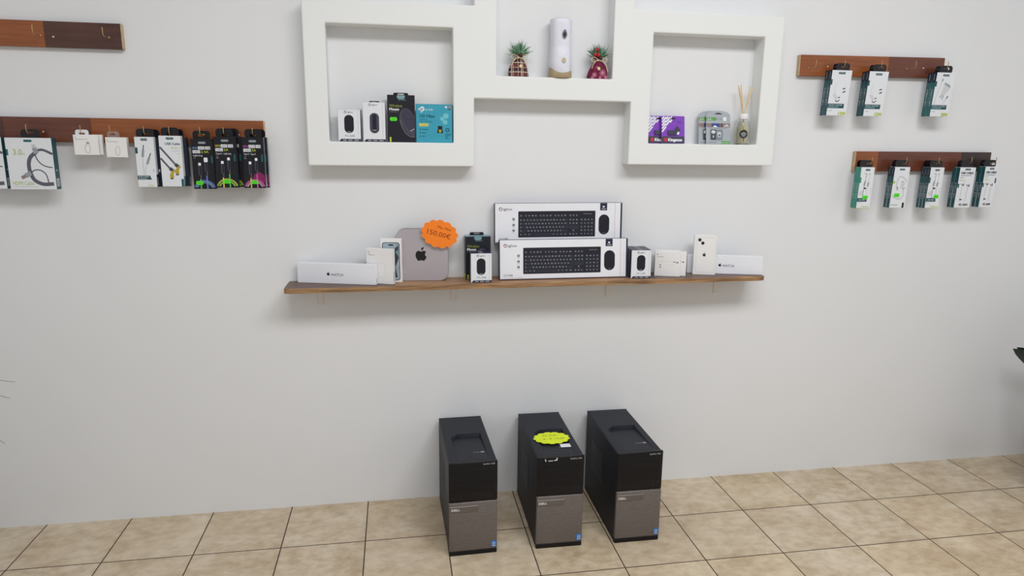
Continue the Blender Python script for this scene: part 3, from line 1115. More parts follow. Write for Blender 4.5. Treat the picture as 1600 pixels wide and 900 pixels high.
def pd_print(txt):
    def pr(k, w, h, t):
        f = front(k, w, t)
        pill(f, w, h, 'teal_dark', h*0.93)
        f.text('USB CABLE', w*0.10, h*0.84, h*0.05, 'ink', 2, w*0.78, bold=0.08)
        f.rect(w*0.10, h*0.795, w*0.80, h*0.808, 'ink_soft', 2)
        f.rect(w*0.08, h*0.745, w*0.32, h*0.755, 'ink_soft', 2)
        f.text('100cm', w*0.08, h*0.665, h*0.035, 'lime_text', 2, w*0.38)
        f.rrect(0, h*0.50, w*0.10, h*0.60, w*0.01, 'teal', 1)
        for u, v, d in ((0.30, 0.56, 0), (0.66, 0.54, 0)):
            f.line([(w*u, h*v), (w*(u-0.02), h*0.35), (w*(u-0.04), h*0.16)], w*0.06, 'pic_light', 2)
            f.line([(w*(u-0.11), h*(v+0.035)), (w*(u+0.08), h*(v-0.01))], w*0.035, 'ink', 3)
            f.line([(w*(u+0.06), h*(v+0.05)), (w*(u+0.07), h*(v-0.01))], w*0.05, 'pic_dark', 3)
        f.rrect(w*0.26, h*0.19, w*0.40, h*0.22, w*0.01, 'ink', 3)
        f.text(txt, w*0.28, h*0.05, h*0.05, 'ink', 2, w*0.56, skew=0.1, bold=0.08)
        if txt == 'PD 60W':
            f.rect(w*0.86, h*0.60, w*0.95, h*0.72, 'ink', 2)
        side_teal(k, w, h, t, 'teal_dark', None)
    return pr


def stack(n, labels, name, w, h, t, pr, x0, z0, hook, lean, st=None, yf=-0.082):
    r = hung(name, labels[0], 'box', w, h, t, 'white_card', pr, x0, z0, yf, lean, GR, hook=hook)
    if st:
        sticker(r, *st, w, t)
    for i in range(1, n):
        p = (r.location.x, r.location.y+i*(t+0.0008), r.location.z)
        dup(r, labels[i], p, drop=('price_sticker',))
    return r


L4 = math.radians(4)
L2 = math.radians(2)
stack(2, ['front charger box of the leftmost stack on upper right board', 'rear charger box of the leftmost stack on upper right board'],
      'charger_box', 0.087, 0.174, 0.0215, charger_print(12), 1.7125, 1.587, 1.775, L4)
stack(2, ['front charger box of the second stack on upper right board', 'rear charger box of the second stack on upper right board'],
      'charger_box', 0.0855, 0.174, 0.0215, charger_print(12), 1.8765, 1.587, 1.938, L4)
stack(2, ['front charger box with grey plug pictured, at right end of upper board', 'rear charger box behind the one with grey plug pictured'],
      'charger_box', 0.0855, 0.174, 0.0235, charger_print(20), 2.181, 1.5915, 2.240, L4)
stack(2, ['front box with bright green side at left end of lower right board', 'rear box with bright green side at left end of lower right board'],
      'cable_box', 0.062, 0.169, 0.0185, adaptor_print('teal_bright'), 1.8905, 1.2135, 1.945, L2, (0.034, 0.046, 0.0125, 0.0075))
stack(2, ['front box with looped white cable pictured and round green sticker', 'rear box behind the looped white cable package'],
      'cable_box', 0.071, 0.169, 0.0185, coil_print, 2.045, 1.2155, 2.106, L2, (0.026, 0.053, 0.013, 0.008))
stack(3, ['front box of the triple stack in the middle of lower right board', 'middle box of the triple stack on lower right board', 'rearmost box of the triple stack on lower right board'],
      'cable_box', 0.0645, 0.171, 0.0168, adaptor_print('teal_dark'), 2.2135, 1.213, 2.258, L2, (0.045, 0.050, 0.012, 0.0075))
stack(2, ['front white cable box of the stack fourth along the lower right board', 'rear white cable box of the stack fourth along the lower right board'],
      'cable_box', 0.0755, 0.170, 0.0195, pd_print('PD 20W'), 2.354, 1.215, 2.415, L2)
stack(2, ['front white cable box hanging at the right end of lower right board', 'rear white cable box hanging at the right end of lower right board'],
      'cable_box', 0.065, 0.172, 0.0195, pd_print('PD 60W'), 2.475, 1.217, 2.535, L2)


# ------------------------------------------------------------------ boxes in niches and on the shelf
def ring_logo(f, u, v, r):
    f.ring(u, v, r*0.62, r, 'ink', 2, PI*0.28, PI*1.10, 16)
    f.ring(u, v, r*0.62, r, 'red_print', 2, PI*1.18, PI*1.75, 12)
    f.ring(u, v, r*0.62, r, 'ink', 2, PI*1.82, PI*2.2, 8)


def mouse_small(kind):
    def pr(k, w, h, t):
        f = front(k, w, t)
        H = 0.112
        lu = 0.42 if kind == 'a' else 0.40
        ring_logo(f, w*(lu-0.08), h-H*0.085, H*0.042)
        f.text('igloo', w*(lu+0.02), h-H*0.105, H*0.05, 'ink', 2, w*0.24)
        f.line([(w*0.885, h*0.09), (w*0.885, h)], w*0.012, 'ink_pale', 1)
        if kind == 'a':
            f.rrect(w*0.28, h*0.27, w*0.70, h*0.83, w*0.20, 'mouse_black', 2, 8)
            f.rect(w*0.42, h*0.30, w*0.56, h*0.315, 'ink_pale', 3)
            f.text('PC-G58', w*0.30, h*0.155, h*0.055, 'teal_dark', 2, w*0.42)
        else:
            f.rrect(w*0.30, h*0.22, w*0.72, h*0.73, w*0.20, 'mouse_grey', 2, 8)
            f.rrect(w*0.42, h*0.26, w*0.60, h*0.70, w*0.08, 'mouse_black', 3, 6)
            f.rect(w*0.44, h*0.29, w*0.58, h*0.305, 'ink_pale', 4)
        b_ = 0.0095
        f.poly([(w*0.02, 0.0006), (w*0.995, 0.0006), (w*0.995, b_), (w*0.12, b_)], 'navy', 2)
        bars(f, [(w*0.20, b_*0.4, w*0.36, b_*0.25), (w*0.44, b_*0.4, w*0.62, b_*0.25), (w*0.70, b_*0.4, w*0.90, b_*0.25)], 'ink_pale', 3)
        for s in (lside(k, w, t), rside(k, w, t)):
            s.rect(0, 0, t, h, 'navy', 1)
        tp = topf(k, w, t, h)
        tp.rect(0, 0, w, t, 'navy', 1)
        tp.rect(w*0.40, t*0.35, w*0.60, t*0.65, 'ink_pale', 2)
    return pr


def wireless_print(stick):
    def pr(k, w, h, t):
        f = front(k, w, t)
        f.text('Wireless', w*0.07, h*0.745, h*0.062, 'olive_text', 2, w*0.47)
        f.text('Mouse', w*0.07, h*0.675, h*0.055, 'white_card', 2, w*0.35, bold=0.06)
        bars(f, [(w*0.07, h*0.64, w*0.38, h*0.008)], 'ink_soft')
        O = [(0.42, 0.55), (0.47, 0.66), (0.58, 0.725), (0.74, 0.72), (0.86, 0.66), (0.99, 0.55), (0.99, 0.13), (0.88, 0.13), (0.70, 0.19), (0.56, 0.33), (0.46, 0.45)]
        f.poly([(w*a, h*c) for a, c in O], 'mouse_grey', 1)
        f.poly([(w*a, h*c) for a, c in [(0.50, 0.56), (0.58, 0.69), (0.72, 0.70), (0.86, 0.63), (0.985, 0.52), (0.985, 0.30), (0.80, 0.24), (0.62, 0.38)]], 'dark_grey_print', 2)
        f.line([(w*0.54, h*0.52), (w*0.74, h*0.49), (w*0.97, h*0.50)], w*0.012, 'mouse_black', 3)
        f.line([(w*0.44, h*0.48), (w*0.52, h*0.33), (w*0.64, h*0.20), (w*0.82, h*0.12), (w*0.985, h*0.12)], w*0.022, 'ink_soft', 3)
        f.line([(w*0.82, h*0.24), (w*0.97, h*0.29)], w*0.02, 'ink_pale', 3)
        f.rect(w*0.06, 0.001, w*0.12, h*0.11, 'lime', 2)
        f.text('SUPRO', w*0.40, h*0.885, h*0.03, 'teal_pale', 3, w*0.28)
        f.poly([(w*0.35, h*0.995), (w*0.64, h*0.995), (w*0.64, h*0.94), (w*0.58, h*0.915), (w*0.40, h*0.915), (w*0.35, h*0.95)], 'teal_pale' if stick else 'teal_dark', 2)
        tp = topf(k, w, t, h)
        tp.rect(0, 0, w, t, 'teal_pale', 1)
        s = lside(k, w, t)
        s.rect(0, 0, t, h, 'teal_dark', 1)
        s.rect(0, 0, t, h*0.12, 'lime', 2)
    return pr


def router_print(k, w, h, t):
    f = front(k, w, t)
    f.ring(w*0.17, h*0.875, h*0.025, h*0.062, 'white_card', 2)
    f.rect(w*0.065, h*0.845, w*0.15, h*0.885, 'white_card', 2)
    f.rect(w*0.13, h*0.78, w*0.16, h*0.87, 'white_card', 2)
    f.text('tp-link', w*0.25, h*0.84, h*0.05, 'white_card', 2, w*0.22)
    f.text('150 Mbps', w*0.10, h*0.655, h*0.075, 'cyan_dark', 2, w*0.42, bold=0.06)
    f.text('Wireless N', w*0.10, h*0.59, h*0.04, 'cyan_dark', 2, w*0.22)
    f.text('Nano USB Adapter', w*0.10, h*0.535, h*0.04, 'cyan_dark', 2, w*0.36)
    f.rrect(w*0.08, h*0.425, w*0.34, h*0.50, h*0.02, 'yellow', 2)
    f.text('2.4GHz', w*0.13, h*0.445, h*0.032, 'beige_plastic', 3, w*0.16)
    for v, e in ((0.335, 0.33), (0.245, 0.25), (0.155, 0.24)):
        f.rect(w*0.09, h*v, w*0.13, h*(v+0.025), 'cyan_dark', 2)
        f.rect(w*0.16, h*v, w*e, h*(v+0.02), 'cyan_dark', 2)
    for u, v, a in ((0.82, 0.70, 0.08), (0.72, 0.63, 0.06), (0.80, 0.54, 0.07)):
        f.ell(w*u, h*v, w*a, h*a*0.9, 'cyan_light', 1)
    f.rrect(w*0.60, h*0.34, w*0.72, h*0.44, w*0.01, 'ink', 3)
    f.poly([(w*0.575, h*0.28), (w*0.60, h*0.345), (w*0.72, h*0.345), (w*0.745, h*0.28), (w*0.73, h*0.255), (w*0.59, h*0.255)], 'ink', 2)
    f.rect(w*0.625, h*0.27, w*0.695, h*0.345, 'gold', 4)
    f.ell(w*0.865, h*0.335, w*0.058, w*0.058, 'cyan_dark', 2)
    f.ell(w*0.865, h*0.335, w*0.028, w*0.028, 'cyan_box', 3)
    for v, e in ((0.22, 0.96), (0.185, 0.95), (0.15, 0.88), (0.105, 0.91)):
        f.rect(w*0.80, h*v, w*e, h*(v+0.016), 'cyan_dark', 2)
    f.rect(w*0.80, h*0.91, w*0.855, h*0.955, 'white_card', 2)
    f.rect(w*0.88, h*0.885, w*0.96, h*0.965, 'side_grey', 2)
    f.rect(w*0.88, h*0.865, w*0.96, h*0.885, 'navy', 2)
    tp = topf(k, w, t, h)
    tp.rect(0, 0, w, t, 'yellow', 1)
    s = rside(k, w, t)
    s.rect(0, 0, t, h, 'cyan_dark', 1)


NL, NR = 1.4592, 1.4667        # niche sills
GN = 'boxes in the left niche'
MW, MH, MT = 0.0795, 0.1125, 0.035
igloo = carton('mouse_box', 'short white mouse box at left end of the left niche', 'box', MW, MH, MT, 'white_card', mouse_small('a'),
               (-0.1575, -0.0505, NL), (0, 0, -0.03), GN)
r = carton('mouse_box', 'taller white mouse box, second from left in the left niche', 'box', MW, 0.1395, 0.035, 'white_card', mouse_small('b'),
           (-0.0695, -0.0505, NL), (0, 0, -0.03), GN)
tabbed(r, MW, 0.1395, 0.035, 'tab_black', 0.036, 0.006)
bigm = carton('mouse_box', 'tall black wireless mouse box in the left niche', 'box', 0.098, 0.1665, 0.048, 'black_card_b', wireless_print(True),
              (0.0272, -0.0445, NL), (0, 0, 0.0), GN)
tabbed(bigm, 0.098, 0.1665, 0.048, 'tab_black', 0.054, 0.011)
sticker(bigm, 0.021, 0.082, 0.0125, 0.0065, 0.098, 0.048)
carton('adapter_box', 'turquoise wireless adapter box at right end of the left niche', 'box', 0.132, 0.137, 0.035, 'cyan_box', router_print,
       (0.1465, -0.0475, NL), (0, 0, -0.02), GN)


# --- carded packs in the right niche
def card(name, label, w, h, pr, loc, rot, group, pts=None, body='white_card'):
    r = thing(name, label, 'blister pack', loc, rot, group)
    k = MB()
    T = 0.0025
    k.prism(pts or rr_pts(-w/2, 0, w/2, h, 0.004), -T, 0, body)
    pr(k, w, h, T)
    k.build('card', r)
    return r


def drive_print(k, w, h, T):
    f = Face(k, (-w/2, -T, 0))
    f.rect(w*0.01, 0.001, w*0.99, h*0.26, 'dark_grey_print', 1)
    f.rect(w*0.12, h*0.08, w*0.25, h*0.20, 'red_print', 2)
    f.text('Kingston', w*0.30, h*0.085, h*0.105, 'white_card', 2, w*0.58, bold=0.10)
    for i in range(6):
        for j in range(5):
            u, v = w*(0.03+0.085*i+0.0*j), h*(0.93-0.115*j-0.02*(i % 2))
            if u/w > 0.47-(0.93-v/h)*0.85:
                continue
            f.line([(u, v-h*0.05), (u+w*0.085, v+h*0.045)], h*0.055, 'white_card', 2)
    f.rrect(w*0.36, h*0.88, w*0.62, h*0.925, h*0.02, 'ink', 2)
    f.rect(w*0.44, h*0.90, w*0.54, h*0.95, 'ink', 2)
    f.rect(w*0.44, h*0.80, w*0.86, h*0.81, 'dark_grey_print', 2)
    f.text('64GB', w*0.72, h*0.73, h*0.05, 'dark_grey_print', 2, w*0.13)


def sd_print(k, w, h, T):
    f = Face(k, (-w/2, -T, 0))
    H = h
    f.rect(w*0.01, H*0.705, w*0.40, H*0.80, 'sd_green', 1)
    f.text('64', w*0.05, H*0.72, H*0.06, 'white_card', 2, w*0.15)
    f.text('GB', w*0.21, H*0.72, H*0.025, 'white_card', 2)
    f.rrect(w*0.40, H*0.72, w*0.50, H*0.79, w*0.02, 'pic_grey', 1)
    f.rrect(w*0.54, H*0.72, w*0.64, H*0.79, w*0.02, 'pic_grey', 1)
    f.rrect(w*0.70, H*0.70, w*0.83, H*0.815, w*0.015, 'white_card', 2)
    f.rect(w*0.01, H*0.51, w*0.99, H*0.625, 'sd_brown', 1)
    f.rect(w*0.22, H*0.51, w*0.56, H*0.625, 'sd_blue', 2)
    f.poly([(w*0.26, H*0.51), (w*0.36, H*0.57), (w*0.48, H*0.51)], 'white_card', 3)
    f.rect(w*0.60, H*0.51, w*0.68, H*0.625, 'pic_dark', 2)
    f.poly([(w*0.70, H*0.53), (w*0.86, H*0.60), (w*0.97, H*0.54)], 'pic_light', 3)
    bars(f, [(w*0.10, H*0.475, w*0.86, H*0.012), (w*0.06, H*0.045, w*0.44, H*0.014)], 'ink_soft')
    f.rect(w*0.63, H*0.008, w*0.99, H*0.095, 'sd_green', 1)
    f.text('MicroSDXC', w*0.66, H*0.03, H*0.035, 'white_card', 2, w*0.29)
    f.rrect(w*0.36, H*0.895, w*0.64, H*0.925, H*0.014, 'ink', 2)
    f.rect(w*0.45, H*0.915, w*0.55, H*0.94, 'ink', 2)


arch = [(-0.051, 0), (0.051, 0)]+[(0.051, 0.112), (0.048, 0.118)]+[(0.046*math.cos(a), 0.118+0.013*math.sin(a)) for a in [PI*i/10 for i in range(1, 10)]]+[(-0.048, 0.118), (-0.051, 0.112)]
GK = 'carded packs in the right niche'
LN = math.radians(-9)


def usb_pack(label, loc):
    r = card('flash_drive_pack', label, 0.096, 0.107, drive_print, loc, (LN, 0, 0), GK, body='purple')
    k = MB()
    w, h = 0.096, 0.107
    pts = [(0.27, 0.31), (0.66, 0.31), (0.80, 0.50), (0.66, 0.63), (0.55, 0.47), (0.27, 0.47)]
    k.prism([((a-0.5)*w, c*h) for a, c in pts], -0.008, -0.0028, 'dark_grey_print')
    f = Face(k, (-w/2, -0.008, 0))
    f.poly([(w*0.63, h*0.32), (w*0.73, h*0.32), (w*0.755, h*0.42), (w*0.68, h*0.42)], 'white_card', 1)
    k.build('flash_drive', r)
    return r


r = usb_pack('purple flash drive pack in front of its twin, right niche', (1.0795, -0.052, NR+0.0005))
dup(r, 'purple flash drive pack half hidden behind its twin, right niche', (1.0295, -0.038, NR+0.0005))


def sd_pack(label, loc):
    r = card('memory_card_pack', label, 0.102, 0.131, sd_print, loc, (LN, 0, 0), GK, arch, 'sd_grey')
    w, h = 0.102, 0.131
    k = MB()
    f0 = rr_pts(-w/2+w*0.16, h*0.13, -w/2+w*0.68, h*0.44, 0.003)
    k.prism(f0, -0.0045, -0.0028, 'side_grey')
    f = Face(k, (-w/2, -0.0045, 0))
    f.rrect(w*0.18, h*0.13, w*0.40, h*0.43, 0.003, 'pic_dark', 1)
    f.ell(w*0.285, h*0.36, w*0.085, h*0.05, 'white_card', 2)
    f.text('64', w*0.25, h*0.335, h*0.04, 'pic_dark', 3, w*0.07)
    f.rect(w*0.26, h*0.19, w*0.31, h*0.26, 'ink_pale', 2)
    f.rrect(w*0.46, h*0.22, w*0.60, h*0.36, 0.002, 'pic_light', 1)
    f.rect(w*0.50, h*0.24, w*0.57, h*0.29, 'pic_dark', 2)
    k.build('blister', r)
    return r


r = sd_pack('grey memory card pack in front of its twin, right niche', (1.270, -0.051, NR+0.0005))
dup(r, 'grey memory card pack behind its twin showing only a left strip', (1.2445, -0.037, NR+0.0005))


# --- reed diffuser
def diffuser():
    r = thing('reed_diffuser', 'glass reed diffuser with white collar and black round label', 'diffuser', (1.3745, -0.043, NR))
    k = MB()
    prof = [(0.024, 0.0), (0.0265, 0.002), (0.027, 0.03), (0.0268, 0.07), (0.0255, 0.082), (0.021, 0.092), (0.0135, 0.099), (0.0125, 0.104)]
    k.lathe(prof, 'glass', 32, caps=(True, False))
    k.lathe([(max(0.002, a-0.0022), z+(0.003 if i == 0 else 0.0)) for i, (a, z) in enumerate(prof)][::-1], 'glass', 32, caps=(False, True))
    k.build('bottle', r)
    k = MB()
    k.lathe([(0.0214, 0.0035), (0.0238, 0.005), (0.0243, 0.03), (0.0243, 0.070)], 'oil', 32)
    k.build('oil', r)
    k = MB()
    k.lathe([(0.0172, 0.099), (0.0178, 0.1), (0.0178, 0.1175), (0.0165, 0.1195), (0.006, 0.1195)], 'cap_white', 28)
    k.build('collar', r)
    k = MB()
    n = 26
    for R, m, dy in ((0.0165, 'label_black', 0.0006),):
        vs = []
        for i in range(n):
            a = 2*PI*i/n
            x, z = R*math.cos(a), R*math.sin(a)
            th = x/0.0272
            vs.append((0.0272*math.sin(th), -(0.0272+dy)*math.cos(th), 0.041+z))
        k.add(vs, [tuple(range(n))], m)
        c = (0, -(0.0272+dy), 0.041)
    for v, e in ((0.047, 0.005), (0.041, 0.0105), (0.0365, 0.0085), (0.032, 0.006)):
        hh = 0.002 if v != 0.041 else 0.003
        vs = []
        for x, z in ((-e, v), (e, v), (e, v+hh), (-e, v+hh)):
            th = x/0.0272
            vs.append((0.0272*math.sin(th), -0.0281*math.cos(th), z))
        k.add(vs, [(0, 1, 2, 3)], 'ink_pale')
    o = k.build('bottle_label', r)
    o.rotation_euler = (0, 0, -0.3)
    for dx, dyy, tz in ((-0.030, 0.006, 0.228), (-0.026, -0.008, 0.230), (-0.022, 0.010, 0.218), (0.020, 0.004, 0.226), (0.026, -0.006, 0.222), (0.031, 0.008, 0.218)):
        k = MB()
        k.tube([(-dx*0.35, -dyy*0.4, 0.012), (dx*0.08, dyy*0.1, 0.118), (dx, dyy, tz)], 0.0021, 'reed', 6)
        k.build('reed', r)
    return r


diffuser()


# --- air freshener dispenser in the middle niche
def freshener():
    r = thing('air_freshener', 'white automatic air freshener dispenser with beige foot, middle niche', 'air freshener', (0.6185, -0.0445, 1.7015), (0, 0, -0.05))
    H = 0.209

    def half(z):
        t = z/H
        w = 0.0455-0.0085*min(1, t/0.62)**0.8+0.0035*max(0, (t-0.62)/0.38)**1.2
        return w

    def ringz(zf, k=1.0, n=40):
        out = []
        for i in range(n):
            a = 2*PI*i/n
            z = zf(a) if callable(zf) else zf
            w = half(max(0, z))*k
            c, s = math.cos(a), math.sin(a)
            e = 0.72
            x = w*math.copysign(abs(c)**e, c)
            y = 0.0415*(0.93 if z > 0.1 else 1.0)*k*math.copysign(abs(s)**e, s)
            if z > 0.02:
                y += 0.003*min(1, z/0.1)
            out.append((x, y, z))
        return out
    k = MB()
    rim = (lambda a: 0.0165+0.021*(abs(math.cos(a)) ** 1.3)*(1 if math.cos(a) < 0 else 0.6)+(0.008 if math.sin(a) > 0 else 0))
    rings = [ringz(rim, 0.985), ringz(lambda a: rim(a)+0.001, 1.0)]
    for q in range(1, 12):
        zz = 0.046+(H-0.004-0.046)*q/11
        rings.append(ringz(zz))
    rings.append(ringz(H-0.001, 0.98))
    rings.append(ringz(H, 0.94))
    k.loft(rings, 'white_plastic')
    k.build('shell', r)
    k = MB()
    k.loft([ringz(0.0, 0.90), ringz(0.004, 0.965), ringz(0.02, 0.975), ringz(0.042, 0.95)], 'beige_plastic')
    k.build('foot', r)
    k = MB()
    k.loft([ringz(H-0.0005, 0.86), ringz(H+0.0016, 0.85)], 'beige_plastic')
    k.build('top_lid', r)

    def disc(name, x, z, a, b_, m, drop=False, n=24, ring=None):
        k = MB()
        pts = []
        for i in range(n):
            t = 2*PI*i/n
            rx = a*(1-0.25*max(0, math.sin(t))) if drop else a
            pts.append((x+rx*math.cos(t), z+b_*math.sin(t)))
        y = -0.0385 if z > 0.1 else -0.0405
        k.prism(pts, y-0.002, y+0.004, m)
        if ring:
            pts2 = [(x-0.0008+(p[0]-x)*0.55, z-0.002+(p[1]-z)*0.55) for p in pts]
            k.prism(pts2, y-0.0026, y-0.0015, ring)
        return k.build(name, r)
    disc('spray_nozzle', 0.008, 0.1535, 0.0085, 0.0155, 'nozzle_grey', True, ring='slot_black')
    disc('button', 0.007, 0.061, 0.0075, 0.0092, 'beige_button')
    return r


freshener()


# --- little gift sacks
def sack(name, label, x, cloth, stars, seed, w0=0.037):
    rnd = random.Random(seed)
    r = thing(name, label, 'gift bag', (x, -0.0425, 1.7015))
    k = MB()
    prof = [(0.0, 0.94), (0.004, 1.0), (0.014, 1.0), (0.03, 0.93), (0.045, 0.76), (0.057, 0.52), (0.066, 0.30), (0.072, 0.27), (0.078, 0.42), (0.082, 0.50)]
    rings = []
    n = 28
    for z, s in prof:
        q = []
        for i in range(n):
            a = 2*PI*i/n
            pl = 1+(0.10*math.sin(7*a+seed) if z > 0.05 else 0.025*math.sin(5*a+seed))
            e = 0.8
            c, d = math.cos(a), math.sin(a)
            q.append((w0*s*pl*math.copysign(abs(c)**e, c)+0.0025*math.sin(z*60+seed), 0.027*s*pl*math.copysign(abs(d)**e, d), z))
        rings.append(q)
    k.loft(rings, cloth)
    if stars:
        for (sx, sz, R) in ((0.012, 0.022, 0.013), (-0.020, 0.014, 0.010), (-0.008, 0.040, 0.007), (0.024, 0.006, 0.008), (-0.028, 0.004, 0.007), (0.002, 0.004, 0.007)):
            yy = -0.0292+max(0, sz-0.014)*0.30+abs(sx)*0.06
            for q in range(6):
                a = q*PI/6
                f = Face(k, (sx, yy, sz))
                f.line([(-R*math.cos(a), -R*math.sin(a)), (R*math.cos(a), R*math.sin(a))], R*0.13, 'snow_pink', 1+q)
    k.build('sack', r)
    k = MB()
    # twine: two turns, a bow and tails
    for dz in (0.066, 0.0695):
        pts = [(0.0125*math.cos(2*PI*i/16)+0.001, 0.0105*math.sin(2*PI*i/16), dz) for i in range(17)]
        k.tube(pts, 0.0012, 'twine', 6)
    for s in (-1, 1):
        pts = []
        for i in range(13):
            t = i/12
            pts.append((s*0.030*math.sin(PI*t), -0.013-0.006*math.sin(PI*t), 0.068+0.010*math.sin(2*PI*t)*1.0+0.004*t))
        k.tube(pts, 0.0013, 'twine', 6)
        k.tube([(s*0.002, -0.0135, 0.068), (s*0.014, -0.021, 0.064), (s*0.026, -0.026, 0.050), (s*0.031, -0.029, 0.036 if s < 0 else 0.026)], 0.0012, 'twine', 6)
    k.build('twine_bow', r)
    k = MB()
    for i in range(230):
        a = rnd.uniform(0, 2*PI)
        el = rnd.uniform(0.05, 1.4)
        L = rnd.uniform(0.026, 0.052)
        b0 = Vector((rnd.uniform(-0.012, 0.012), rnd.uniform(-0.008, 0.006), 0.076+rnd.uniform(0, 0.012)))
        d = Vector((math.cos(a)*math.cos(el)*1.0, math.sin(a)*math.cos(el)*0.55, math.sin(el)))
        e = b0+d*L
        if e.y > 0.036:
            e.y = 0.036
        m = rnd.choice(['needle', 'needle', 'needle_dark', 'needle_pale', 'needle_pale'])
        k.tube([b0, b0.lerp(e, 0.5)+Vector((0, 0, -0.001)), e], 0.0012, m, 4, [1, 0.9, 0.25])
    k.build('pine_sprig', r)
    k = MB()
    k.ball((0.006, -0.012, 0.0765), 0.0085, 'cone_brown', 10, 6)
    k.build('pine_cone', r)
    k = MB()
    k.lathe([(0.006, 0), (0.0062, 0.0012), (0.0052, 0.002), (0.002, 0.0016)], 'button_cream', 16)
    o = k.build('button', r)
    o.rotation_euler = (PI/2, 0, 0)
    o.location = (0.004 if not stars else -0.003, -0.0262, 0.037)
    if stars:
        for bx, by, bz, R in ((-0.008, -0.013, 0.107, 0.0078), (-0.016, -0.017, 0.088, 0.0072), (-0.004, -0.019, 0.087, 0.0070)):
            k = MB()
            k.ball((bx, by, bz), R, 'berry', 14, 9)
            k.build('berry', r)
    return r


sack('gift_bag', 'small brown plaid gift sack with pine sprig', 0.461, 'plaid_cloth', False, 3)
sack('gift_bag', 'small burgundy gift sack with snowflakes and red berries', 0.7655, 'wine_cloth', True, 5, 0.038)


# ------------------------------------------------------------------ shelf
SL = 0.0053
STILT = -math.atan(SL)


def zsh(x):
    return 0.9368+(x+0.4)*SL


def shelf():
    r = thing('wall_shelf', 'long rustic wooden wall shelf with boxes standing on it', 'shelf', (0.53, 0, zsh(0.53)), (0, STILT, 0))
    x0, x1 = -0.405-0.53, 1.470-0.53
    T = 0.0185
    D = 0.146
    rnd = random.Random(11)
    N = 90
    k = MB()
    fr = []
    for i in range(N+1):
        x = x0+(x1-x0)*i/N
        wob = 0.0016*math.sin(x*9)+0.0012*math.sin(x*23+1)+rnd.uniform(-0.0005, 0.0005)
        c = 0.0
        d = min(x-x0, x1-x)
        if d < 0.016:
            c = (0.016-d)**2/0.032*1.2
        fr.append((x, -D+wob+c))
    for i in range(N):
        (xa, ya), (xb, yb) = fr[i], fr[i+1]
        xm = (xa+xb)/2+0.53
        m = 'shelf_dark' if xm < 0.0 or xm > 0.985 else 'shelf_tan'
        za, zb = -0.003-0.0015*math.sin(xa*31), -0.003-0.0015*math.sin(xb*31)
        k.add([(xa, ya+0.004, 0), (xb, yb+0.004, 0), (xb, -0.0005, 0), (xa, -0.0005, 0)], [(0, 1, 2, 3)], m)
        k.add([(xa, ya, za), (xb, yb, zb), (xb, yb+0.004, 0), (xa, ya+0.004, 0)], [(0, 1, 2, 3)], 'shelf_edge')
        k.add([(xa, ya+0.001, -T), (xb, yb+0.001, -T), (xb, yb, zb), (xa, ya, za)], [(0, 1, 2, 3)], 'shelf_edge')
        k.add([(xa, -0.0005, -T), (xb, -0.0005, -T), (xb, yb+0.001, -T), (xa, ya+0.001, -T)], [(0, 1, 2, 3)], 'shelf_edge')
    for s, (xe, ye) in ((0, fr[0]), (1, fr[-1])):
        q = [(xe, ye+0.001, -T), (xe, ye, -0.003), (xe, ye+0.004, 0), (xe, -0.0005, 0), (xe, -0.0005, -T)]
        k.add(q if s else q[::-1], [(0, 1, 2, 3, 4)], 'shelf_edge')
    k.add([(x0, -0.0005, 0), (x1, -0.0005, 0), (x1, -0.0005, -T), (x0, -0.0005, -T)], [(0, 1, 2, 3)], 'shelf_edge')
    k.build('board', r)
    for bx in (-0.2935, 0.217, 0.8555, 1.330):
        k = MB()
        X = bx-0.53
        k.box(X-0.010, X+0.010, -0.004, -0.0005, -T-0.078, -T, 'bracket_white', 0.001)
        k.box(X-0.010, X+0.010, -0.100, -0.004, -T-0.004, -T-0.0002, 'bracket_white', 0.001)
        k.build('bracket', r)
    return r


shelf()

GS = 'boxes on the wooden shelf'


def on_shelf(name, label, cat, w, h, t, body, pr, bl, yaw, lean=0.0, bev=0.0008, dz=0.0):
    """bl = front bottom left corner (x, y); yaw in degrees"""
    a = math.radians(yaw)
    cx = bl[0]+w/2*math.cos(a)-t/2*math.sin(a)
    cy = bl[1]+w/2*math.sin(a)+t/2*math.cos(a)
    L = math.radians(lean)
    return carton(name, label, cat, w, h, t, body, pr, (cx, cy, zsh(cx)+0.0004+dz+abs(math.sin(L))*t/2), (L, STILT, a), GS, bev)


def watch_print(u):
    def pr(k, w, h, t):
        f = front(k, w, t)
        apple(f, w*u, h*0.47, h*0.19, 'ink')
        f.text('WATCH', w*u+0.010, h*0.385, h*0.135, 'ink', 2, 0.047)
        s = rside(k, w, t)
        s.rect(t*0.3, h*0.08, t*0.7, h*0.3, 'ink_pale', 1)
    return pr


on_shelf('watch_box', 'long white watch box at the left end of the shelf', 'box', 0.305, 0.0755, 0.025, 'white_gloss', watch_print(0.40), (-0.3705, -0.030), -17.2)


def mag_print(k, w, h, t):
    f = front(k, w, t)
    apple(f, w*0.09, h*0.905, h*0.035, 'ink')
    bars(f, [(w*0.08, h*0.845, w*0.17, h*0.008), (w*0.08, h*0.815, w*0.32, h*0.008)], 'ink_soft')
    f.rrect(w*0.33, h*0.18, w*0.73, h*0.60, w*0.05, 'ink_pale', 1, 5)
    f.rrect(w*0.335, h*0.184, w*0.725, h*0.596, w*0.048, 'apple_white', 2, 5)
    s = rside(k, w, t)
    s.rect(t*0.3, h*0.06, t*0.8, h*0.36, 'ink_pale', 1)


on_shelf('accessory_box', 'square white box with faint rounded outline, behind left watch box', 'box', 0.106, 0.132, 0.022, 'apple_white', mag_print, (-0.1125, -0.0745), -25.0)


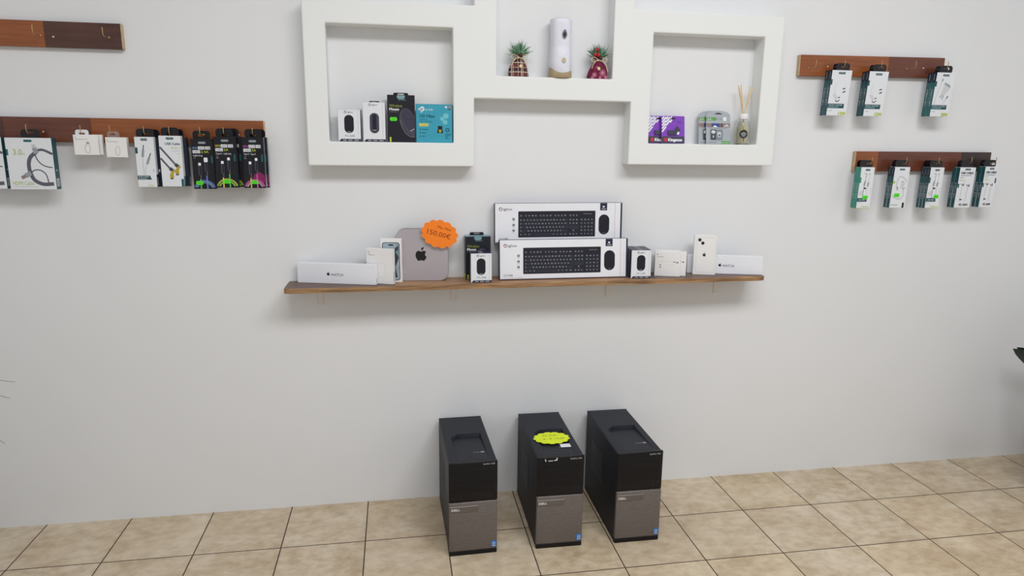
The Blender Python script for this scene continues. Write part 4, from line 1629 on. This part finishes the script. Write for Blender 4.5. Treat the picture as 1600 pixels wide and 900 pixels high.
def phone_print(k, w, h, t):
    f = front(k, w, t)
    f.rrect(w*0.08, h*0.05, w*0.92, h*0.92, w*0.12, 'phone_frame', 1, 6)
    f.rrect(w*0.115, h*0.065, w*0.885, h*0.905, w*0.10, 'phone_glass', 2, 6)
    f.rrect(w*0.38, h*0.845, w*0.62, h*0.875, h*0.014, 'ink', 3)
    f.poly([(w*0.60, h*0.75), (w*0.86, h*0.85), (w*0.86, h*0.55), (w*0.70, h*0.35), (w*0.80, h*0.12), (w*0.50, h*0.10), (w*0.45, h*0.40)], 'pic_dark', 3)
    f.poly([(w*0.72, h*0.70), (w*0.85, h*0.76), (w*0.85, h*0.60)], 'teal_pale', 4)
    s = rside(k, w, t)
    s.rect(t*0.45, h*0.36, t*0.6, h*0.56, 'ink_soft', 1)


on_shelf('phone_box', 'white phone box showing a grey-blue screen, leaning near silver computer', 'box', 0.0785, 0.166, 0.022, 'apple_white', phone_print, (-0.0595, -0.067), -11.0)


def i13_print(k, w, h, t):
    f = front(k, w, t)
    f.rrect(w*0.10, h*0.06, w*0.94, h*0.94, w*0.10, 'ink_pale', 1, 6)
    f.rrect(w*0.107, h*0.064, w*0.933, h*0.936, w*0.10, 'apple_white', 2, 6)
    for u, v in ((0.235, 0.88), (0.375, 0.80)):
        f.ell(w*u, h*v, w*0.075, w*0.075, 'phone_frame', 3)
        f.ell(w*u, h*v, w*0.045, w*0.045, 'ink', 4)
    apple(f, w*0.47, h*0.50, h*0.105, 'pic_grey', 3)
    apple(f, w*0.47, h*0.50, h*0.095, 'phone_frame', 4, 0.9)


on_shelf('phone_box', 'white phone box with two black camera lenses pictured', 'box', 0.089, 0.162, 0.024, 'apple_white', i13_print, (1.190, -0.0705), -17.0)
on_shelf('watch_box', 'long white watch box at the right end of the shelf', 'box', 0.300, 0.0755, 0.025, 'white_gloss', watch_print(0.435), (1.1815, -0.0335), -17.0)


def adapter_print(k, w, h, t):
    f = front(k, w, t)
    apple(f, w*0.09, h*0.89, h*0.05, 'ink')
    bars(f, [(w*0.07, h*0.79, w*0.34, h*0.014)], 'ink_soft')
    f.line([(w*0.10, h*0.58), (w*0.4, h*0.62), (w*0.78, h*0.60)], w*0.008, 'ink_pale', 1)
    f.line([(w*0.62, h*0.44), (w*0.80, h*0.52), (w*0.88, h*0.575)], w*0.008, 'ink_pale', 1)
    f.rrect(w*0.72, h*0.585, w*0.80, h*0.615, w*0.01, 'pic_dark', 2)
    f.rrect(w*0.84, h*0.56, w*0.92, h*0.60, w*0.01, 'pic_dark', 2)
    for v in (0.44, 0.35):
        f.rrect(w*0.19, h*v, w*0.25, h*(v+0.035), w*0.008, 'pic_dark', 2)


ad = on_shelf('accessory_box', 'white cable box in front of two similar white boxes on shelf', 'box', 0.100, 0.0985, 0.017, 'apple_white', adapter_print, (1.0225, -0.0785), -21.0)
dup(ad, 'white cable box just behind the front one, poking out right', (ad.location.x+0.029, ad.location.y+0.0098, zsh(1.1)+0.0004))
dup(ad, 'rearmost white cable box with only its top edge showing', (ad.location.x+0.012, ad.location.y+0.0385, zsh(1.08)+0.0004))


# --- mouse boxes and keyboards on the shelf
def put(src, label, x0, yf, w, t, yaw=0.0, drop=()):
    cx = x0+w/2
    r = dup(src, label, (cx, yf+t/2, zsh(cx)+0.0006), (0, STILT, math.radians(yaw)), drop)
    r['group'] = GS
    return r


put(bigm, 'tall black wireless mouse box on shelf beside the keyboard boxes', 0.262, -0.0535, 0.098, 0.048, 0, ('price_sticker',))
put(igloo, 'small white mouse box on shelf in front of black mouse box', 0.2745, -0.1290, MW, MT, -1.0)
put(igloo, 'small white mouse box squeezed between front mouse box and black box', 0.2750, -0.0925, MW, MT, -1.0)
put(igloo, 'front small white mouse box right of the keyboard boxes', 0.9085, -0.1285, MW, MT, -5)
put(igloo, 'middle small mouse box of the row right of keyboard boxes', 0.9118, -0.0905, MW, MT, -5)
put(igloo, 'rearmost small mouse box of the row right of keyboard boxes', 0.9152, -0.0520, MW, MT, -5)


def keyboard_print(k, w, h, t):
    f = front(k, w, t)
    ring_logo(f, w*0.042, h*0.855, h*0.045)
    f.text('igloo', w*0.062, h*0.825, h*0.065, 'ink', 2, w*0.068)
    bx0, bx1, by0, by1 = w*0.178, w*0.785, h*0.135, h*0.80
    f.rrect(bx0, by0, bx1, by1, h*0.02, 'kbd_body', 1)
    f.rect(w*0.69, by1-h*0.085, w*0.755, by1-h*0.07, 'ink_soft', 2)
    W = bx1-bx0
    kw, kh = W/23.6, (by1-by0)*0.125
    rnd = random.Random(4)

    def key(x, y, ww, txt=True):
        f.rect(x+kw*0.08, y+kh*0.08, x+ww-kw*0.08, y+kh*0.9, 'key_dark', 2)
        if txt:
            e = kw*rnd.uniform(0.16, 0.3)
            f.rect(x+kw*0.25, y+kh*0.42, x+kw*0.25+e*1.3, y+kh*0.72, 'key_text', 3)
    for rI in range(6):
        y = by0+(by1-by0)*(0.045+0.137*rI)+(0.0 if rI < 5 else (by1-by0)*0.03)
        x = bx0+kw*0.4
        row = {0: [1.3, 1.2, 1.2, 6.2, 1.2, 1.2, 1.2, 1.2], 1: [2.2]+[1]*10+[2.6], 2: [1.8]+[1]*11+[2.1],
               3: [1.5]+[1]*12+[1.4], 4: [1]*13+[1.9], 5: [1, -0.5, 1, 1, 1, 1, -0.45, 1, 1, 1, 1, -0.45, 1, 1, 1, 1]}[rI]
        for q in row:
            if q < 0:
                x += kw*-q
                continue
            key(x, y, kw*q, q < 5)
            x += kw*q
        xx = bx0+kw*15.4
        for i in range(3):
            if rI in (0, 3, 4, 5) or (rI == 1 and i == 1):
                key(xx+i*kw, y, kw)
        xx = bx0+kw*18.9
        if rI < 5:
            for i in range(4):
                key(xx+i*kw*1.08, y, kw)
    f.rrect(bx0+kw*15.4, by0+(by1-by0)*0.30, bx0+kw*18.4, by0+(by1-by0)*0.44, h*0.01, 'key_dark', 2)
    f.rrect(w*0.812, h*0.185, w*0.898, h*0.70, w*0.043, 'mouse_black', 1, 8)
    f.rrect(w*0.842, h*0.50, w*0.868, h*0.66, w*0.012, 'kbd_body', 2, 5)
    f.rect(w*0.845, h*0.225, w*0.865, h*0.235, 'ink_soft', 2)
    f.rect(w*0.822, h*0.805, w*0.878, h*0.995, 'navy', 1)
    f.rrect(w*0.842, h*0.88, w*0.858, h*0.92, h*0.01, 'white_card', 2)
    f.rect(w*0.835, h*0.835, w*0.868, h*0.852, 'ink_pale', 2)
    f.rect(w*0.987, 0.0006, w-0.0006, h-0.0006, 'navy', 1)
    f.rect(0.0006, 0.0006, w*0.987, h*0.018, 'navy', 1)
    f.line([(w*0.943, 0.003), (w*0.943, h*0.995)], w*0.0022, 'snow_pink', 1)
    for v in (0.60, 0.455, 0.315):
        f.ring(w*0.142, h*v, h*0.018, h*0.034, 'teal_dark', 2, n=14)
        f.ell(w*0.142, h*v, h*0.010, h*0.010, 'teal_dark', 2, 8)
        f.rect(w*0.130, h*(v-0.065), w*0.155, h*(v-0.055), 'ink_pale', 2)
    f.text('LD-G58B', w*0.028, h*0.085, h*0.05, 'teal_dark', 2, w*0.07)
    f.rect(w*0.028, h*0.045, w*0.125, h*0.053, 'ink_pale', 2)
    f.rect(w*0.135, h*0.045, w*0.175, h*0.053, 'ink_soft', 2)
    for s in (lside(k, w, t), rside(k, w, t)):
        s.rect(0, 0, t, h, 'navy', 1)
    tp = topf(k, w, t, h)
    tp.rect(0, 0, w, t, 'navy', 1)


KW, KH, KT = 0.511, 0.1535, 0.034
k1 = on_shelf('keyboard_box', 'front white keyboard and mouse set box on the shelf', 'box', KW, KH, KT, 'white_gloss', keyboard_print, (0.3905, -0.0955), -0.4, -4)
# a plain carton carries the rear keyboard box
on_shelf('carton_box', 'plain carton hidden behind the front keyboard box', 'box', 0.47, 0.1355, 0.036, 'white_card', lambda *a: None, (0.395, -0.0455), 0)
dup(k1, 'raised keyboard and mouse set box behind the front one', (0.378+KW/2, -0.0275, zsh(0.63)+0.1368+0.0012), (math.radians(-2), STILT, 0))


# --- small silver desktop computer
def mini_pc():
    w, h, t = 0.1965, 0.199, 0.036
    a = math.radians(-5)
    bx, by = 0.0, -0.0535
    cx, cy = bx+w/2*math.cos(a), by+w/2*math.sin(a)+t/2
    r = thing('mini_computer', 'square silver mini desktop computer standing on edge on shelf', 'computer', (cx, cy, zsh(cx)+0.0005), (0, STILT, a))
    k = MB()
    pts = rr_pts(-w/2, 0, w/2, h, 0.032, 8)
    n = len(pts)

    def sc(q, y):
        return [(p[0]*q, y, h/2+(p[1]-h/2)*q) for p in pts]
    k.loft([sc(0.985, -t/2), sc(0.997, -t/2+0.0012), sc(1.0, -t/2+0.003)], 'aluminium', True, False)
    k.loft([sc(1.0, -t/2+0.003), sc(1.0, t/2-0.003)], 'alu_edge', False, False)
    k.loft([sc(1.0, t/2-0.003), sc(0.98, t/2)], 'ink', False, True)
    k.build('casing', r)
    k = MB()
    f = Face(k, (-w/2, -t/2-0.0001, 0))
    apple(f, w*0.475, h*0.485, h*0.265, 'ink', 1)
    k.build('emblem', r)
    return r


mini_pc()


def cloud_pts(a, b_, lobes=13, amp=0.06):
    out = []
    for i in range(lobes*8):
        t = 2*PI*i/(lobes*8)
        q = 1-amp+amp*2*abs(math.sin(lobes*t/2))**0.8
        out.append((a*q*math.cos(t), b_*q*math.sin(t)))
    return out


def price_tag(label, loc, rot, m, ink, lines, a, b_, group='scalloped price cards'):
    r = thing('price_tag', label, 'price tag', loc, rot, group)
    k = MB()
    k.prism(cloud_pts(a, b_), -0.0006, 0, m)
    f = Face(k, (0, -0.0006, 0))
    for s, u, v, hh, w in lines:
        f.text(s, u, v, hh, ink, 1, w, 'c')
    k.build('card', r)
    return r


price_tag('orange scalloped price card stuck on the silver computer corner', (0.1605, -0.0815, 1.1225), (0, math.radians(15), math.radians(-5)), 'orange_tag', 'ink_brown',
          [('Mac Mini', 0.012, 0.0205, 0.010, 0.052), ('150,00€', -0.002, -0.010, 0.0185, 0.090)], 0.0670, 0.0505)


# ------------------------------------------------------------------ desktop towers
def tower(label, loc, yaw):
    W, H, D = 0.1745, 0.360, 0.417
    r = thing('desktop_tower', label, 'computer', loc, (0, 0, math.radians(yaw)), 'black desktop towers on the floor')
    # local frame: front plane at y=0, body runs to +D
    k = MB()
    hx = W/2-0.001
    zt = H-0.0015
    z0 = 0.006
    y0, y1 = 0.012, D
    # side, bottom and back panels
    k.add([(-hx, y0, z0), (-hx, y1, z0), (-hx, y1, zt-0.004), (-hx, y0, zt-0.004)], [(0, 3, 2, 1)], 'tower_black')
    k.add([(hx, y0, z0), (hx, y1, z0), (hx, y1, zt-0.004), (hx, y0, zt-0.004)], [(0, 1, 2, 3)], 'tower_black')
    k.add([(-hx, y0, z0), (hx, y0, z0), (hx, y1, z0), (-hx, y1, z0)], [(0, 3, 2, 1)], 'tower_black')
    k.add([(-hx, y1, z0), (hx, y1, z0), (hx, y1, zt), (-hx, y1, zt)], [(0, 1, 2, 3)], 'tower_black')
    k.add([(-hx, y0, z0), (hx, y0, z0), (hx, y0, zt), (-hx, y0, zt)], [(0, 1, 2, 3)], 'tower_black')
    for s in (-1, 1):
        q = [(s*hx, y0, zt-0.004), (s*hx, y1, zt-0.004), (s*(hx-0.004), y1, zt), (s*(hx-0.004), y0, zt)]
        k.add(q if s > 0 else q[::-1], [(0, 1, 2, 3)], 'tower_black')
    # top with its sunken tray
    tx = hx-0.004
    rec = [(-0.058, 0.030), (0.060, 0.030), (0.060, 0.248), (-0.030, 0.248), (-0.058, 0.222)]
    bm = bmesh.new()
    eds = []
    for pts in ([(-tx, y0), (tx, y0), (tx, y1), (-tx, y1)], rec):
        vs = [bm.verts.new((x, y, zt)) for x, y in pts]
        eds += [bm.edges.new((vs[i], vs[(i+1) % len(vs)])) for i in range(len(vs))]
    bmesh.ops.triangle_fill(bm, use_beauty=True, use_dissolve=False, edges=eds)
    for q in bm.faces:
        if q.normal.z < 0:
            q.normal_flip()
    k.from_bm(bm, 'tower_black')
    dp = 0.0115

    def inn(p):
        return (p[0]+(0.006 if p[0] < 0 else -0.006), p[1]+(0.004 if p[1] < 0.1 else -0.005))
    lo = [inn(p) for p in rec]
    lo[3] = (rec[3][0]+0.003, rec[3][1]-0.004)
    n = len(rec)
    zl = [zt-0.0008 if p[1] < 0.1 else zt-dp*(p[1]-0.03)/0.218-0.0008 for p in lo]
    for i in range(n):
        j = (i+1) % n
        k.add([(rec[i][0], rec[i][1], zt), (rec[j][0], rec[j][1], zt), (lo[j][0], lo[j][1], zl[j]), (lo[i][0], lo[i][1], zl[i])], [(0, 1, 2, 3)], 'tower_black')
    k.add([(p[0], p[1], z) for p, z in zip(lo, zl)], [tuple(range(n))], 'tower_black')
    k.build('case', r)
    # marks on the tray
    k = MB()
    f = Face(k, (0, 0, zt-0.0032), (1, 0, 0), (0, 1, 0))
    f.text('Dell', 0.012, 0.084, 0.007, 'grey_mark', 1, 0.022)
    f.rrect(0.038, 0.083, 0.053, 0.092, 0.003, 'grey_mark', 1)
    k.build('tray_print', r)
    # black upper bezel
    k = MB()
    k.box(-W/2, W/2, 0.0, 0.0125, 0.209, H, 'bezel_black', 0.003, 2)
    f = Face(k, (-W/2, 0, 0))
    f.text('OptiPlex 7020', W*0.70, H-0.0125, 0.0052, 'silver_mark', 1, W*0.245)
    bz = k.build('front_bezel', r)
    for a, c in ((0.288, 0.323), (0.247, 0.284)):
        k = MB()
        k.box(-W*0.40, W*0.42, -0.0006, 0.004, a, c, 'bay_black')
        k.box(-W*0.38, W*0.40, -0.0009, -0.0002, a+0.006, a+0.0068, 'slot_black')
        k.build('drive_bay', r)
    for i in range(2):
        for j in range(2):
            k = MB()
            X = W*0.285+i*0.0125
            k.box(X, X+0.0075, -0.0008, 0.003, 0.2185+j*0.0105, 0.2185+j*0.0105+0.0085, 'grey_mark' if False else 'tower_black', 0.0004)
            k.box(X+0.0015, X+0.006, -0.0012, 0.0, 0.2205+j*0.0105, 0.2205+j*0.0105+0.0045, 'slot_black')
            k.build('usb_port', r)
    for i in range(2):
        k = MB()
        k.lathe([(0.0026, 0), (0.0024, 0.0012)], 'tower_black', 12)
        o = k.build('audio_jack', r)
        o.rotation_euler = (PI/2, 0, 0)
        o.location = (-W*0.34+i*0.017, 0.0004, 0.2255)
    # silver lower panel
    k = MB()
    k.box(-W/2+0.001, W/2-0.001, -0.004, 0.012, 0.0195, 0.2085, 'silver_mesh', 0.0025, 2)
    k.build('front_panel', r)
    k = MB()
    k.box(-W/2+0.003, W*0.10, -0.0052, -0.003, 0.171, 0.1945, 'badge_grey', 0.0008)
    f = Face(k, (-W/2, -0.0052, 0))
    f.text('DELL', W*0.05, 0.1785, 0.0085, 'silver_mark', 1, W*0.17, bold=0.10)
    k.build('badge', r)
    k = MB()
    k.box(W*0.375, W*0.475, -0.0047, -0.0035, 0.026, 0.050, 'blue_sticker')
    f = Face(k, (-W/2, -0.0047, 0))
    f.ell(W*0.925, 0.040, W*0.034, 0.0045, 'white_card', 1)
    f.ell(W*0.925, 0.040, W*0.028, 0.0034, 'blue_sticker', 2)
    f.text('intel', W*0.925, 0.0385, 0.0032, 'white_card', 3, W*0.035, 'c')
    f.rect(W*0.888, 0.029, W*0.962, 0.0325, 'ink_pale', 1)
    k.build('blue_sticker', r)
    k = MB()
    k.box(-W/2+0.001, W/2-0.001, -0.002, 0.014, 0.0, 0.0195, 'bezel_black', 0.002)
    k.build('foot_strip', r)
    # vent on the left side
    k = MB()
    k.box(-hx-0.0008, -hx+0.002, 0.170, 0.330, 0.150, 0.270, 'slot_black', 0.0004)
    for i in range(9):
        z = 0.158+i*0.0125
        k.box(-hx-0.0014, -hx, 0.176, 0.324, z, z+0.005, 'bay_black')
    k.build('side_vent', r)
    for sx in (-1, 1):
        for yy in (0.05, D-0.03):
            k = MB()
            k.lathe([(0.012, 0), (0.012, 0.0065)], 'ink', 14, (sx*(W/2-0.025), yy, 0))
            k.build('rubber_foot', r)
    return r


t1 = tower('leftmost black and silver desktop tower standing on the tiles', (0.2490, -0.4365, 0), 1.2)
t2 = dup(t1, 'middle black and silver desktop tower under the yellow price card', (0.5660, -0.4375, 0), (0, 0, math.radians(-0.6)))
t3 = dup(t1, 'rightmost black and silver desktop tower standing on the tiles', (0.8640, -0.4440, 0), (0, 0, math.radians(-0.2)))
# paper label and torn seal on the middle tower
k = MB()
k.box(0.019, 0.058, 0.082, 0.110, 0.3568, 0.3572, 'white_card')
o = k.build('paper_label', t2)
o['label'] = 'small white paper label on top'
k = MB()
f = Face(k, (-0.0872, -0.0002, 0))
f.line([(0.030, 0.354), (0.030, 0.346), (0.034, 0.3455)], 0.0025, 'white_card', 1)
f.line([(0.041, 0.3455), (0.058, 0.346)], 0.0025, 'white_card', 1)
f.line([(0.062, 0.347), (0.072, 0.3472)], 0.003, 'white_card', 1)
f.line([(0.072, 0.3462), (0.072, 0.356)], 0.004, 'white_card', 1)
k.build('torn_seal', t2)
price_tag('yellow scalloped price card lying on the middle desktop tower', (0.5665, -0.280, 0.3615), (math.radians(-88.5), 0, 0), 'yellow_tag', 'ink_green',
          [('PC Dell', -0.004, 0.016, 0.012, 0.052), ('A - € 115,00', 0.006, -0.014, 0.013, 0.082)], 0.067, 0.048)


# ------------------------------------------------------------------ potted plants at both edges
def pot(k, R, H):
    k.lathe([(R*0.72, 0), (R*0.75, 0.005), (R, H-0.02), (R*1.05, H-0.015), (R*1.05, H), (R*0.95, H), (R*0.92, H-0.03)], 'pot_grey', 32)


def blade(k, p, m, w, n=9, droop=None):
    """long arching leaf through given points (quadratic)"""
    a, c, e = (Vector(q) for q in p)
    pts = [a*(1-t)**2+c*2*t*(1-t)+e*t*t for t in [i/n for i in range(n+1)]]
    vs, fs = [], []
    for i, q in enumerate(pts):
        d = (pts[min(i+1, n)]-pts[max(i-1, 0)]).normalized()
        s = d.cross(Vector((0, 0, 1)))
        if s.length < 1e-3:
            s = Vector((0, 1, 0))
        s.normalize()
        u = s.cross(d).normalized()
        ww = w*(0.35+0.65*math.sin(PI*min(1, 0.12+0.88*i/n)))*(1 if i < n else 0.05)
        vs += [q-s*ww/2+u*ww*0.12, q, q+s*ww/2+u*ww*0.12, q+u*0.0012]
    for i in range(n):
        for j in range(4):
            fs.append((4*i+j, 4*i+(j+1) % 4, 4*i+4+(j+1) % 4, 4*i+4+j))
    k.add(vs, fs, m, True)


def dracaena():
    r = thing('potted_plant', 'thin leaved potted plant with leaf tips entering at the left edge', 'plant', (-1.66, -0.52, 0))
    k = MB()
    pot(k, 0.14, 0.26)
    k.build('pot', r)
    k = MB()
    k.lathe([(0.129, 0.235), (0.05, 0.242)], 'soil', 24)
    k.build('soil', r)
    k = MB()
    k.tube([(0, 0, 0.2), (0.01, 0, 0.4), (-0.01, 0.01, 0.6)], 0.014, 'stem_green', 10)
    k.build('stem', r)
    k = MB()
    rnd = random.Random(2)
    for i in range(46):
        a = rnd.uniform(0, 2*PI)
        L = rnd.uniform(0.25, 0.42)
        z0 = rnd.uniform(0.42, 0.62)
        if math.cos(a) > 0.1:
            L *= 0.75
        dz = rnd.uniform(-0.10, 0.25)
        e = (math.cos(a)*L, max(-0.4, min(0.40, math.sin(a)*L)), z0+dz)
        blade(k, ((0, 0, z0-0.05), (math.cos(a)*L*0.55, math.sin(a)*L*0.5, z0+0.20+dz*0.5), e), 'leaf_thin', 0.014)
    for e, c in (((0.530, 0.02, 0.744), (0.22, 0.02, 0.82)), ((0.510, 0.02, 0.694), (0.28, 0.02, 0.80)), ((0.478, 0.02, 0.550), (0.32, 0.02, 0.74))):
        blade(k, ((0, 0, 0.55), c, e), 'leaf_thin', 0.010)
    k.build('foliage', r)
    return r


dracaena()


def broad_leaf(k, base, tip, w, m, curl=0.15, side=None):
    b0, t0 = Vector(base), Vector(tip)
    d = t0-b0
    L = d.length
    d.normalize()
    s = d.cross(Vector((0, 0, 1))) if side is None else (Vector(side)-d*d.dot(Vector(side)))
    if s.length < 1e-3:
        s = Vector((0, 1, 0))
    s.normalize()
    u = s.cross(d).normalized()
    n = 10
    vs, fs = [], []
    for i in range(n+1):
        t = i/n
        ww = w*math.sin(PI*min(1, 0.03+0.97*t)**0.9)**0.65*(1 if i < n else 0.02)
        c = b0+d*L*t+u*(-curl*L*(t-0.0)**2+curl*L*t)
        for q in (-1, -0.5, 0, 0.5, 1):
            vs.append(c+s*ww/2*q+u*(abs(q)*ww*0.14))
    for i in range(n):
        for j in range(4):
            fs.append((5*i+j, 5*i+j+1, 5*i+6+j, 5*i+5+j))
    k.add(vs, fs, m, True)


def rubber_plant():
    r = thing('potted_plant', 'dark broad leaved potted plant with one leaf showing at right edge', 'plant', (2.80, -0.42, 0))
    k = MB()
    pot(k, 0.15, 0.28)
    k.build('pot', r)
    k = MB()
    k.lathe([(0.139, 0.255), (0.05, 0.262)], 'soil', 24)
    k.build('soil', r)
    k = MB()
    for q in ((0.05, 0.02, 0.75), (-0.06, 0.03, 0.62), (0.03, -0.08, 0.7)):
        k.tube([(q[0]*0.2, q[1]*0.2, 0.22), (q[0]*0.6, q[1]*0.6, 0.45), q], 0.011, 'stem_green', 8)
    k.build('stem', r)
    k = MB()
    rnd = random.Random(9)
    for i in range(42):
        a = rnd.uniform(0, 2*PI)
        if math.cos(a) < -0.3:
            a = PI-a
        z = rnd.uniform(0.34, 0.80)
        L = rnd.uniform(0.16, 0.26)
        b0 = (math.cos(a)*0.06, math.sin(a)*0.06, z)
        reach = 0.06+L*0.9
        tx = max(-0.06, math.cos(a)*reach)
        ty = max(-0.4, min(0.30, math.sin(a)*reach))
        broad_leaf(k, b0, (tx, ty, z+rnd.uniform(-0.12, 0.12)), rnd.uniform(0.07, 0.10), 'leaf_dark')
    broad_leaf(k, (-0.26, -0.06, 0.600), (-0.487, -0.08, 0.716), 0.058, 'leaf_dark', 0.05, (0.35, -0.25, 1))
    broad_leaf(k, (-0.25, -0.04, 0.61), (-0.454, -0.065, 0.7155), 0.050, 'leaf_dark', 0.03, (0.35, -0.2, 1))
    k.tube([(-0.05, 0.0, 0.50), (-0.13, -0.03, 0.55), (-0.262, -0.06, 0.601)], 0.004, 'stem_green', 6)
    k.tube([(-0.13, -0.03, 0.55), (-0.20, -0.035, 0.585), (-0.252, -0.04, 0.611)], 0.003, 'stem_green', 6)
    k.build('foliage', r)
    return r


rubber_plant()
bpy.context.view_layer.update()
